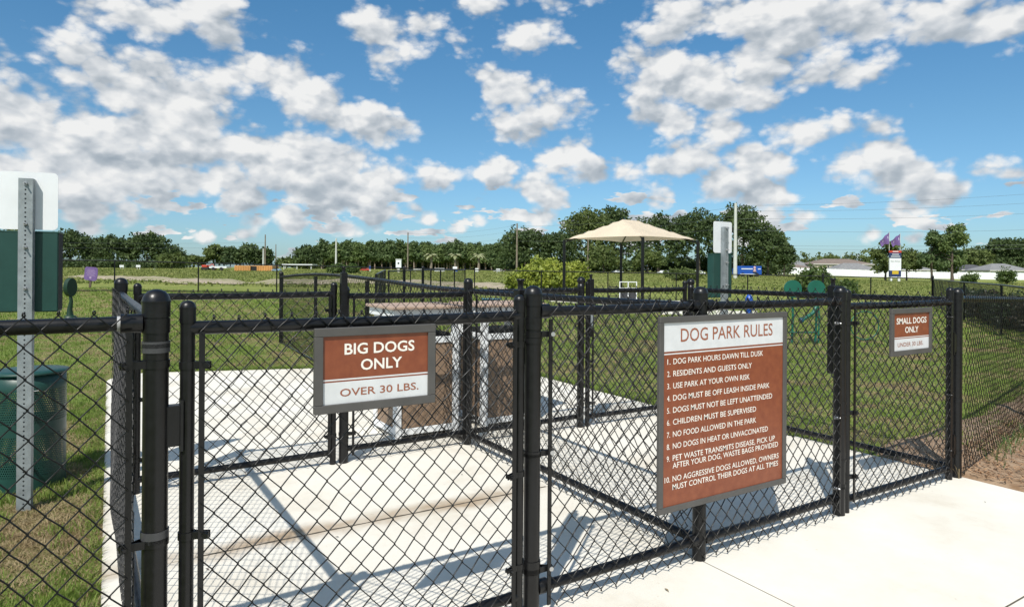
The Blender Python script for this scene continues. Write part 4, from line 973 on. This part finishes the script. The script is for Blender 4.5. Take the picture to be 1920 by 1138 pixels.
# hedge at the right
for i, (px, d) in enumerate([(1790, 22), (1815, 19.6), (1838, 18), (1862, 16.6), (1890, 15.4), (1925, 14.4), (1965, 13.4), (2010, 12.4)]):
    bush(['dark hedge shrub at the far end of the hedge row', 'dark hedge shrub second from the far end of the row', 'ruddy hedge shrub behind the first fence post of the hedge', 'dark hedge shrub beside the fence post in the hedge', 'dark hedge shrub right of the fence post in the hedge', 'ruddy hedge shrub cut by the right frame edge', 'dark hedge shrub just outside the right edge', 'dark hedge shrub nearest the camera, outside the right edge'][i], px+24, d+1.0, 1500/d, zpix(0, 0, 0) if False else (510+(CH-.85)*F/(d+1)), HEDGER if i in (2, 5) else HEDGE, 220+i, 4200, .045, 'hedge_shrub', 'hedge along the right fence')
# palms
def palm(px, d, ytop, label):
    base = P(px, d); hh = zpix(px, ytop, d)-base.z; t = thing('palm_tree', label, 'palm', base, 0, 'palms in front of the pine belt'); MB().tube([(0, 0, -.2), (.1, 0, hh*.45), (0, 0, hh*.8)], [.28, .2, .2], 8).build('trunk', WOODP, t)
    rg_ = random.Random(px)
    pal = mat('palm_frond', (.19, .22, .10), .5, col2=(.36, .36, .2), vscale=2, trans=.2)
    for i in range(15):
        a = i*2.4; up = .2+1.0*rg_.random(); L_ = hh*.42; b_ = MB(); pts = [Vector((0, 0, hh*.8))]
        for s in range(1, 6): q = s/5; pts.append(Vector((math.cos(a)*L_*q*math.cos(up*.6), math.sin(a)*L_*q*math.cos(up*.6), hh*.8+L_*(math.sin(up)*q-.75*q*q))))
        side = Vector((-math.sin(a), math.cos(a), 0)); vs = []
        for s, p_ in enumerate(pts): w_ = .30*math.sin(math.pi*min(1, (s+.6)/5.8)); vs += [p_-side*w_-Vector((0, 0, .1)), p_, p_+side*w_-Vector((0, 0, .1))]
        fs = []
        for s in range(5): fs += [(s*3, s*3+1, s*3+4, s*3+3), (s*3+1, s*3+2, s*3+5, s*3+4)]
        b_.add(vs, fs).build('frond', pal, t)
for i, px in enumerate((808, 853, 897)): palm(px, 108, 472, ['pale palm in front of the pines, leftmost of three', 'pale palm in front of the pines, middle of three', 'pale palm in front of the pines, rightmost of three'][i])

# ------------------------------------------------------------------ poles and wires
def pole(px, d, ytop, m, rpx, label, arm=None, armz=0):
    base = P(px, d); hh = zpix(px, ytop, d)-base.z; r = rpx*d/F/2; t = thing('utility_pole', label, 'utility pole', base, -YAW, 'utility poles across the field'); MB().tube([(0, 0, -.3), (0, 0, hh)], [r*1.15, r*.75], 10).build('shaft', m, t)
    if arm: 
        MB().box((-arm, -.06, hh-1.0), (arm, .06, hh-.85)).build('crossarm', m, t); b_ = MB()
        for x in (-arm*.9, 0, arm*.9): b_.tube([(x, 0, hh-.85), (x, 0, hh-.6)], .05, 6)
        b_.build('insulator', CONP, t)
    return base, hh
pole(497, 118, 440, WOODP, 2.6, 'tall thin brown pole right of the small oak clump'); pole(493.5, 112, 466, CONP, 3.0, 'short white pole next to the brown pole'); pole(517, 150, 458, WOODP, 1.8, 'thin far brown pole in the gap between tree groups'); pole(535.5, 160, 480, CONP, 1.5, 'thinnest far white pole in the gap')
pole(630, 100, 447, CONP, 3.6, 'white pole standing in front of the left pines'); pole(764.5, 100, 436, WOODP, 2.6, 'brown pole in front of the middle of the pine belt'); pole(969, 104, 419, WOODP, 3.4, 'weathered pole at the right end of the pine belt'); pole(1102.5, 98, 448, WOODP, 3.2, 'weathered pole seen below the canopy edge')
bq, hq = pole(1378.5, 76, 381, CONP, 6.6, 'thick tall white concrete pole in front of the right oaks')
def wire(a, b_, sag, label, r=.016):
    a, b_ = Vector(a), Vector(b_); pts = [a.lerp(b_, i/16)-Vector((0, 0, sag*4*(i/16)*(1-i/16))) for i in range(17)]
    o = MB().tube(pts, r, 4, smooth=False).build('overhead_wire', mat('wire_grey', (.10, .11, .12), .6), None); o['label'] = label; o['category'] = 'cable'; o['group'] = 'overhead wires'
def wp(px, y, d): q = CAM+(RT*(px-960)/F+FW)*d; return (q[0], q[1], zpix(px, y, d))
for i, (ya, xb, yb, d2) in enumerate(((386, 2300, 330, 70), (396, 2300, 352, 70), (410, 2300, 375, 70), (431, 2300, 412, 70))): wire(wp(1379, ya, 76), wp(xb, yb, d2), .7, ['topmost overhead wire running right from the white pole', 'second overhead wire running right from the white pole', 'third overhead wire running right from the white pole', 'lowest of the four overhead wires right of the white pole'][i], .013)
for i, (ya, yb) in enumerate(((459, 445), (465, 453))): wire(wp(1385, ya, 120), wp(2300, yb, 110), .8, ['upper of two low far wires over the house roofs', 'lower of two low far wires over the house roofs'][i], .018)
for i, (ya, yb) in enumerate(((424, 388), (440, 405), (452, 425))): wire(wp(969, ya, 104), wp(1378, yb, 76), .6, ['upper wire from weathered pole across to white pole', 'middle wire from weathered pole across to white pole', 'lower wire from weathered pole across to white pole'][i], .013)
for i, (ya, yb) in enumerate(((438, 422), (446, 432), (455, 444))): wire(wp(764.5, ya, 100), wp(969, yb, 104), .5, ['upper wire between the two brown poles at the pine belt', 'middle wire between the two brown poles at the pine belt', 'lower wire between the two brown poles at the pine belt'][i], .012)
for i, (ya, yb) in enumerate(((447, 455), (458, 463))): wire(wp(-200, ya, 95), wp(497, yb, 118), .4, ['upper pale wire in front of the left oaks', 'lower pale wire in front of the left oaks'][i], .014)

# ------------------------------------------------------------------ houses and the white vinyl fence
def house(label, px, d, wpx, ridge_y, eave_y, wall, roof, depth=11, ridge=.35, wins=(), two=False, rot=0, name='house'):
    base = P(px, d); Wd = wpx*d/F; ze = zpix(px, eave_y, d)-base.z; zr = zpix(px, ridge_y, d)-base.z; t = thing(name, label, 'house', base, -YAW+rot, 'houses beyond the vinyl fence')
    MB().box((-Wd/2+.4, .4, -.5), (Wd/2-.4, depth-.4, ze)).build('wall', wall, t)
    rx = Wd*ridge/2; x0, x1, y0, y1 = -Wd/2, Wd/2, 0, depth
    MB().add([(x0, y0, ze-.02), (x1, y0, ze-.02), (x1, y1, ze-.02), (x0, y1, ze-.02), (x0, y0, ze+.18), (x1, y0, ze+.18), (x1, y1, ze+.18), (x0, y1, ze+.18), (-rx, depth/2, zr), (rx, depth/2, zr)],
        [(3, 2, 1, 0), (0, 1, 5, 4), (1, 2, 6, 5), (2, 3, 7, 6), (3, 0, 4, 7), (4, 5, 9, 8), (5, 6, 9), (6, 7, 8, 9), (7, 4, 8)]).build('roof', roof, t)
    MB().box((x0-.03, -.08, ze-.05), (x1+.03, -.003, ze+.17)).build('fascia', STUCCOW, t)
    for (wx, wz, ww, wh) in wins:
        f_ = MB().box((wx-ww/2-.08, .33, wz-.08), (wx+ww/2+.08, .398, wz+wh+.08)).build('window', STUCCOW, t); MB().box((wx-ww/2, .31, wz), (wx+ww/2, .329, wz+wh)).build('pane', GLASS, f_)
    return t
house('two storey cream house with a brown hip roof and small windows', 1583, 235, 116, 485, 496, STUCCO, ROOFB, 12, .42, wins=[(-5.6, 2.3, .5, .95), (-3.7, 2.3, .5, .95), (1.0, 2.3, .5, .95)])
house('single storey house with broad grey roof right of the cream house', 1612, 205, 92, 493, 509, STUCCO, ROOFG, 11, .3, wins=[(0, .9, 1.2, .9)])
house('pale grey roof of the house just right of the oak grove', 1498, 240, 62, 488, 501, STUCCOW, ROOFG, 11, .3); house('lower brown roofed house in front of the pale grey roof', 1500, 215, 64, 496, 504, STUCCO, ROOFB, 9, .2)
house('low grey roofed house right of the navy and white sign', 1722, 205, 66, 498, 507, STUCCOW, ROOFG, 10, .5, wins=[(-1.5, .9, 1.3, 1), (2, .9, 1.3, 1)])
house('single storey house with a dark grey roof', 1836, 210, 66, 496, 507, STUCCOW, ROOFD, 11, .35, wins=[(-2, .8, 1.6, 1.2), (1.5, .8, 1.6, 1.2)]); house('rightmost house with a light grey hip roof', 1897, 196, 82, 494, 508, STUCCOW, ROOFG, 11, .3, wins=[(-2.6, .8, 1.4, 1.2), (1.2, .8, 1.4, 1.2)])
def vfence():
    t = thing('vinyl_fence', 'long white vinyl privacy fence in front of the houses', 'fence')
    pxs = np.arange(1392, 2060, 14.5); pts = [P(x, 176-(x-1392)*.03) for x in pxs]; hf = 1.72
    pan = None
    for a, b_ in zip(pts[:-1], pts[1:]):
        d = Vector((b_.x-a.x, b_.y-a.y, 0)).normalized(); n_ = Vector((-d.y, d.x, 0))*.03; vs = []
        for q, zz in ((a, 0), (b_, 0)): 
            for s in (-1, 1): vs += [Vector((q.x, q.y, q.z+.02))+n_*s, Vector((q.x, q.y, q.z+hf))+n_*s]
        MB().add(vs, [(0, 4, 5, 1), (2, 3, 7, 6), (1, 5, 7, 3), (0, 2, 6, 4)]).build('panel', VINYL, t)
        MB().box((a.x-.09, a.y-.09, a.z-.1), (a.x+.09, a.y+.09, a.z+hf+.1)).build('post', VINYL, t)
vfence()
# tall subdivision sign with flags
def monument():
    d = 104; p = P(1678, d); t = thing('subdivision_sign', 'tall navy, white and red sign board on white posts in the right field', 'sign', p, -YAW); s = d/F
    zT = zpix(1678, 470, d)-p.z; zBm = zpix(1678, 519, d)-p.z; w2 = 10.8*s; hh = zT-zBm
    for x in (-.6, .6): MB().box((x-.12, -.1, -.2), (x+.12, .1, zBm)).build('leg', WHITE, t)
    def pan(nm, a, b_, m, e=0): MB().box((-w2-e, -.12-e*.2, zBm+hh*a), (w2+e, .12, zBm+hh*b_)).build(nm, m, t)
    pan('lower_panel', 0, .24, NAVY); pan('middle_panel', .241, .71, WHITE); pan('upper_panel', .711, .92, NAVY); pan('top_cap', .921, 1.0, RED, .03)
    MB().box((-w2*.55, -.135, zBm+hh*.10), (w2*.55, -.122, zBm+hh*.23)).build('yellow_patch', YEL, t)
    b_ = MB()
    for z, w_ in ((.965, .5), (.86, .6), (.78, .8)): b_.box((-w2*w_, -.145, zBm+hh*(z-.015)), (w2*w_, -.128, zBm+hh*(z+.012)))
    b_.build('print', WHITE, t)
    obj('lettering', text_mesh('New Homes', w2*1.6, .30, mat('ink_grey', (.12, .12, .14), .6)), t, loc=(-w2*.8, -.125, zBm+hh*.56))
    for i, (px, yt) in enumerate(((1667, 434), (1687.5, 437))):
        q = P(px, d+.8); zt_ = zpix(px, yt, d)-q.z; ft = thing('flag_pole', ['left slim pole with a drooping purple and white flag', 'right slim pole with a drooping purple and white flag'][i], 'flag', q, -YAW, 'flags over the subdivision sign'); MB().tube([(0, 0, -.1), (0, 0, zt_)], [.06, .035], 8).build('pole', CONP, ft)
        b2 = MB(); nx = 8; vs = []; fs = []
        for a in range(nx+1):
            u = a/nx; x = -u*1.45; zt2 = zt_-.05-u*(1.35 if i == 0 else 1.1)-.1*math.sin(u*9); hgt = 1.75*(1-.45*u)
            for k_ in range(5): vs.append((x*(1-.1*k_/4), .12*math.sin(u*7+k_), zt2-hgt*k_/4))
        for a in range(nx):
            for k_ in range(4): fs.append((a*5+k_, a*5+k_+1, a*5+k_+6, a*5+k_+5))
        b2.add(vs, fs, True).build('flag', PURPLE, ft)
        b3 = MB(); b3.add([(x, y-.03, z) for x, y, z in (vs[6], vs[7], vs[32], vs[31])], [(0, 1, 2, 3)]).build('flag_emblem', WHITE, ft)
monument()

# ------------------------------------------------------------------ far vehicles and small things
def vehicle(name, label, cat, px, d, wpx, hpx, m, prof, group=None, trim=None):
    p = P(px, d); s = d/F; L_ = wpx*s; Ht = hpx*s; t = thing(name, label, cat, p, -YAW+.1, group); n = len(prof); wd = 1.8
    b_ = MB(); a = [(-L_/2+L_*x, 0, .18*Ht+Ht*.82*z) for x, z in prof]; c = [(x, wd, z) for x, _, z in a]
    b_.add(a+c, [tuple(range(n))[::-1], tuple(range(n, 2*n))]+[(i, (i+1) % n, (i+1) % n+n, i+n) for i in range(n)]).build('body', m, t)
    for x in (-.3*L_, .3*L_):
        for y in (-.02, wd-.2): MB().tube([(x, y, .2*Ht), (x, y+.22, .2*Ht)], .2*Ht, 14).build('wheel', RUB, t)
    return t, L_, Ht
CARP = [(0, .1), (0, .45), (.18, .55), (.32, 1), (.70, 1), (.86, .58), (1, .5), (1, .1)]
def car(label, px, d, m, w_=17, h_=6.2):
    t, L_, Ht = vehicle('parked_car', label, 'car', px, d, w_, h_, m, CARP, 'cars parked beyond the field')
    MB().add([(-L_/2+L_*x, -.01, .18*Ht+Ht*.82*z) for x, z in ((.24, .62), (.35, .92), (.66, .92), (.78, .62))], [(3, 2, 1, 0)]).build('window', GLASS, t)
car('white car under the oaks right of the canopy post, left one', 1160, 96, WHITE, 18, 6); car('white car seen between canopy posts', 1250, 94, WHITE, 22, 7); car('white van like car under the big oaks left of the bag station', 1310, 92, WHITE, 26, 8)
car('red car at the far edge of the field below the pines', 683, 100, RED, 18, 5.5); car('blue and white car at the right end of the orange container', 516, 90, mat('pale_blue', (.25, .38, .5), .3), 14, 5); car('pale car among the far palms', 936, 104, STUCCOW, 20, 5)
t, L_, Ht = vehicle('blue_trailer', 'blue box trailer with a white stripe below the right oaks', 'trailer', 1406, 88, 46, 21, BLUE, [(0, .05), (0, .62), (.08, .92), (.16, 1), (1, 1), (1, .05)])
MB().box((-L_*.36, -.03, Ht*.70), (L_*.12, -.008, Ht*.78)).box((L_*.34, -.03, Ht*.70), (L_*.46, -.008, Ht*.77)).box((-L_*.42, -.03, Ht*.20), (L_*.26, -.008, Ht*.30)).build('stripe', WHITE, t)
MB().lathe([(.02, 0), (.28, .02), (.16, .3), (.14, .5), (.19, .6), (.12, .74), (0, .8)], (L_*.2, -.02, Ht*.45), 8).build('painted_figure', mat('figure_pink', (.5, .33, .33), .6), t)
# orange container row
p = P(475, 90); s = 90/F; t = thing('orange_container', 'long orange storage container with a dark doorway', 'container', p, -YAW); W_ = 71*s; Hc = zpix(475, 498, 90)-p.z
MB().box((-W_/2, 0, 0), (-W_*.08, 2.4, Hc)).box((W_*.09, 0, 0), (W_/2, 2.4, Hc)).box((-W_*.08, .3, 0), (W_*.09, 2.4, Hc)).build('body', ORANGE, t)
b_ = MB(); [b_.box((x, -.06, .08), (x+.12, -.003, Hc-.08)) for x in np.arange(-W_/2+.1, W_/2-.2, .34) if not (-W_*.1 < x < W_*.09)]; b_.build('corrugation', ORANGE, t); bpy.data.objects[b_ and 'corrugation']['kind'] = 'stuff'
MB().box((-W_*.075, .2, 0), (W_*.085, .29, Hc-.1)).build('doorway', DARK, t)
# open sided sheds and machines left of and right of the container
p = P(385, 90); t = thing('construction_machine', 'small orange red digger left of the container', 'digger', p, -YAW); t.scale = (.62, .62, .62)
MB().box((-1, 0, .2), (.6, 1.4, .7), .05).build('tracks', RUB, t); MB().box((-.9, .1, .72), (.3, 1.3, 1.25), .08).build('cab', RED, t); MB().tube([(.3, .7, .9), (1.3, .7, 1.5), (1.9, .7, .5)], [.12, .1, .08], 6).build('boom', RED, t); MB().box((1.7, .4, .2), (2.1, 1, .55), .04).build('bucket', RED, t)
p = P(407, 90); t = thing('flat_trailer', 'low white flat trailer between digger and container', 'trailer', p, -YAW); MB().box((-1.1, 0, .35), (1.3, 1.6, .6), .02).build('deck', WHITE, t)
for x in (-.5, .6): MB().tube([(x, -.1, .25), (x, .15, .25)], .24, 12).build('wheel', RUB, t)
p = P(556, 116); s = 116/F; t = thing('open_shed', 'flat white roofed open shelter at the field edge', 'shelter', p, -YAW); MB().box((-2.6, 0, zpix(556, 497, 116)-p.z), (2.8, 3, zpix(556, 495.3, 116)-p.z), .01).build('roof', WHITE, t)
for x in (-2.3, 0, 2.5): MB().box((x-.07, .2, -.1), (x+.07, .34, zpix(556, 497.2, 116)-p.z)).build('post', CONP, t)
# small roadside signs
p = P(747, 90); s = 90/F; t = thing('meter_cabinet', 'white cabinet with a small dark vent on a pale stand', 'cabinet', p, -YAW); z1 = zpix(747, 487, 90)-p.z; z0 = zpix(747, 503, 90)-p.z
MB().box((-5*s, 0, z0), (5*s, .5, z1), .02).build('box', WHITE, t); MB().tube([(0, -.02, (z0+z1)/2+.1), (0, -.004, (z0+z1)/2+.1)], .13, 10).build('vent', DARK, t); MB().box((-.14, .1, -.2), (.14, .4, z0)).build('stand', STUCCOW, t); MB().box((-5.4*s, -.05, z1), (5.4*s, .55, z1+.08)).build('cap', WHITE, t)
for i, (px, yt, yb, wp_, m, lb) in enumerate([(693.5, 499, 504, 3, BLUE, 'small blue topped roadside sign left of the cabinet'), (784, 503, 508, 18, STUCCOW, 'wide cream low sign right of the brown pole'), (824, 503, 510, 19, WHITE, 'wide white and blue low sign among the palms'), (853, 500, 505, 8, WHITE, 'small white square sign left of the far posts'),
      (855, 506, 512, 6, BLUE, 'small blue sign below the white square sign'), (894, 503, 509, 6, WHITE, 'small white sign right of the palm row'), (934, 504, 509, 7, WHITE, 'small white and navy sign left of the lime bush'), (228, 497, 501, 8, WHITE, 'small white sign at the foot of the left oaks, left of a pair'), (259, 497, 501, 8, WHITE, 'small white sign at the foot of the left oaks, right of a pair'), (289, 504, 508, 3, WHITE, 'tiny white marker in the left field')]):
    d = 95; p = P(px, d); s = d/F; t = thing('roadside_sign', lb, 'sign', p, -YAW, 'small roadside signs'); z1 = zpix(px, yt, d)-p.z; z0 = zpix(px, yb, d)-p.z
    MB().box((-wp_*s/2, 0, max(.15, z0)), (wp_*s/2, .06, z1)).build('board', m, t)
    for x in (-wp_*s*.3, wp_*s*.3): MB().box((x-.04, .065, -.1), (x+.04, .12, z1)).build('leg', CONP, t)

# ------------------------------------------------------------------ grass, litter, mulch
def blades(name, label_kind, pts, h, wdt, m, lean=.5, seed=0):
    rg_ = np.random.default_rng(seed); n = len(pts); a = rg_.random(n)*6.283; hh = h*(.5+.9*rg_.random(n)); l = lean*(rg_.random(n)**.7)*hh; w_ = wdt*(.7+.6*rg_.random(n))
    d = np.stack([np.cos(a), np.sin(a), np.zeros(n)], 1); b2 = rg_.random(n)*6.283; s = np.stack([np.cos(b2), np.sin(b2), np.zeros(n)], 1)*w_[:, None]
    z = np.array([0, 0, 1.0]); v0 = pts-s; v1 = pts+s; v2 = pts+d*(l*.45)[:, None]+z*(hh*.62)[:, None]+s*.75; v3 = pts+d*(l*.45)[:, None]+z*(hh*.62)[:, None]-s*.75; v4 = pts+d*l[:, None]*1.2+z*(hh*.95)[:, None]
    V_ = np.stack([v0, v1, v2, v3, v4], 1).reshape(-1, 3); i = np.arange(n)*5
    q = np.concatenate([np.stack([i, i+1, i+2], 1), np.stack([i, i+2, i+3], 1), np.stack([i+3, i+2, i+4], 1)])
    o = obj(name, npmesh(name, V_, q, m)); o['kind'] = 'stuff'; return o
def noise2(x, y, f_, s):
    return .5+.25*(np.sin(x*f_+s)+np.sin(y*f_*1.3+s*2+1.7*np.sin(x*f_*.7+s)))*.5+.25*np.sin((x+y)*f_*1.9+3*s)*np.sin((x-y)*f_*1.6+s)
def outside(x, y):
    inslab = (x > XL+.0) & (x < 2.44) & (y > -9) & (y < np.where(x < 0, 6.9-.25*(x), 6.75)) 
    return ~inslab
def scatter(n, dmin, dmax, pxmin, pxmax, seed, power=1.0):
    rg_ = np.random.default_rng(seed); d = dmin+(dmax-dmin)*rg_.random(n)**power; px = pxmin+(pxmax-pxmin)*rg_.random(n)
    x = CAM[0]+(RT[0]*(px-960)/F+FW[0])*d; y = CAM[1]+(RT[1]*(px-960)/F+FW[1])*d; return x, y, rg_
GR1 = mat('grass_green', (.125, .195, .030), .6, col2=(.24, .315, .068), vscale=8, trans=.35, spec=.3); GR2 = mat('grass_dry', (.24, .17, .08), .8, col2=(.38, .30, .17), vscale=10, trans=.2)
def lawn(dmin, dmax, n, h, w_, pxr, seed, dry=.28, power=.7):
    x, y, rg_ = scatter(n, dmin, dmax, *pxr, seed, power); ok = outside(x, y) & ~((x > 2.4) & (y < .25*(x-2.4)-.02) & (x < 12) )
    x, y = x[ok], y[ok]; z = terr(x, y)-.012; nz = noise2(x, y, 2.3, 1.0)*.6+noise2(x, y, 6.1, 2.0)*.4; isd = nz+rg_.random(len(x))*.22 > .50+.28*(1-dry)
    p = np.stack([x, y, z], 1); blades('grass', '', p[~isd], h, w_, GR1, .7, seed); blades('dry_grass', '', p[isd], h*.45, w_, GR2, 2.2, seed+1)
lawn(1.6, 6.5, 130000, .038, .0020, (-250, 620), 301, .62, .8)
lawn(4.5, 13, 150000, .040, .0036, (-50, 2050), 302, .5, .75)
lawn(12, 28, 120000, .060, .009, (-50, 2000), 303, .4, .8)
# ragged turf creeping over the slab edges
n = 9000; rg_ = np.random.default_rng(321); y = -1.5+rg_.random(n)*8.2; wob = .5+.5*np.sin(y*9)+.5*np.sin(y*23+1); x = XL-.015-np.abs(rg_.normal(size=n))*.035+.022*np.clip(wob, 0, 2)*rg_.random(n)
k = rg_.random(n) < .55; p = np.stack([x, y, np.full(n, -.004)], 1); blades('edge_grass', '', p[k], .034, .0022, GR1, 1.3, 322); blades('edge_thatch', '', p[~k], .022, .0022, GR2, 2.6, 323)
n = 5000; y = 1.5+rg_.random(n)*5; x = np.where(y < 2.42, 2.42, 2.30)+.01+np.abs(rg_.normal(size=n))*.04-.02*rg_.random(n); p = np.stack([x, y, np.full(n, -.004)], 1); blades('edge_grass', '', p, .04, .003, GR1, 1.3, 324)
n = 5000; x = XL+.4+rg_.random(n)*4.0; y = np.where(x < 0, 6.83-.33*x-.06, 6.85)+np.abs(rg_.normal(size=n))*.05; p = np.stack([x, y, np.full(n, -.004)], 1); blades('edge_grass', '', p, .04, .0035, GR1, 1.3, 325)
x, y, rg_ = scatter(60000, 34, 110, -50, 2000, 305, .9); p = np.stack([x, y, terr(x, y)-.02], 1); blades('field_grass', '', p, .13, .06, mat('field_grass_mat', (.15, .20, .04), .8, col2=(.29, .29, .10), vscale=.2, trans=.3), .8, 306)
# mulch and leaf litter by the right hand gate post
n = 22000; rg_ = np.random.default_rng(311); x = 2.50+rg_.random(n)**1.3*5.5; y = -2.6+rg_.random(n)*4.0; edge = .226*(x-2.42)+.02; ok = (y < edge+.12) & (rg_.random(n) < np.clip(.25+.5*(x-2.5)+.5*noise2(x, y, 5, 2), 0, 1))
x, y = x[ok], y[ok]; c = np.stack([x, y, terr(x, y)+.022+rg_.random(len(x))*.012], 1); v, q = leaves(c, .016, rg_, 2.5, .3)
o = obj('mulch', npmesh('mulch', v, q, mat('mulch_chips', (.13, .062, .03), .9, col2=(.40, .25, .14), vscale=40, detail=2))); o['kind'] = 'stuff'
n = 500; x = 2.6+rg_.random(n)*4.6; y = .226*(x-2.42)-.05-np.abs(rg_.normal(size=n))*.07; ok = x > 2.9; blades('weed_tufts', '', np.stack([x[ok], y[ok], terr(x[ok], y[ok])], 1), .10, .003, SHRUB, .8, 312)
# dry leaves on the walk
n = 26; x = -2.2+rg_.random(n)*4.4; y = -.8+rg_.random(n)*5.5
for i in range(n):
    v, q = leaves(np.array([[0, 0, 0.0]]), .011 if i % 3 else .02, rg_, 6, .35); o = obj('fallen_leaf', npmesh('fallen_leaf', v, q, GR2 if i % 2 else BARK), loc=(x[i], y[i], .006)); o['label'] = 'tiny dry leaf lying on the pale concrete of the entry walk'; o['category'] = 'leaf'; o['group'] = 'fallen leaves on the concrete'
# weedy shoot by the last post and the leafy plant at the right edge
def shoot(label, x, y, n, h, m, lw, seed):
    rg_ = np.random.default_rng(seed); z = float(terr(x, y)); t = thing('weed_plant', label, 'weed', (x, y, z), 0); b_ = MB(); vs = []
    for i in range(n):
        a = rg_.random()*6.28; L_ = h*(.5+.6*rg_.random()); tip = Vector((math.cos(a)*L_*.6, math.sin(a)*L_*.6, L_*.8)); s = Vector((-math.sin(a), math.cos(a), 0))*lw; mid = tip*.5+Vector((0, 0, L_*.14))
        b_.add([(0, 0, 0), mid-s, mid+s, tip], [(0, 1, 3, 2)])
    b_.build('leaves', m, t); MB().tube([(0, 0, -.02), (0, 0, h*.5)], .003, 5).build('stem', m, t)
shoot('thin pale weed at the foot of the last gate post', 2.40, -.03, 9, .13, GR2, .002, 1)
for i, (x, y, nn_, hh_) in enumerate(((4.35, .22, 16, .22), (4.75, .10, 20, .24), (5.25, .30, 22, .34), (3.75, .02, 10, .10))): shoot(['grassy green weed beside the right fence in mulch', 'broad leaved weed nearer the right frame edge', 'tallest leafy yellow green weed at the right frame edge', 'smallest green sprig in the mulch near the fence'][i], x, y, nn_, hh_, LIME if i == 2 else SHRUB, .012, i+5)
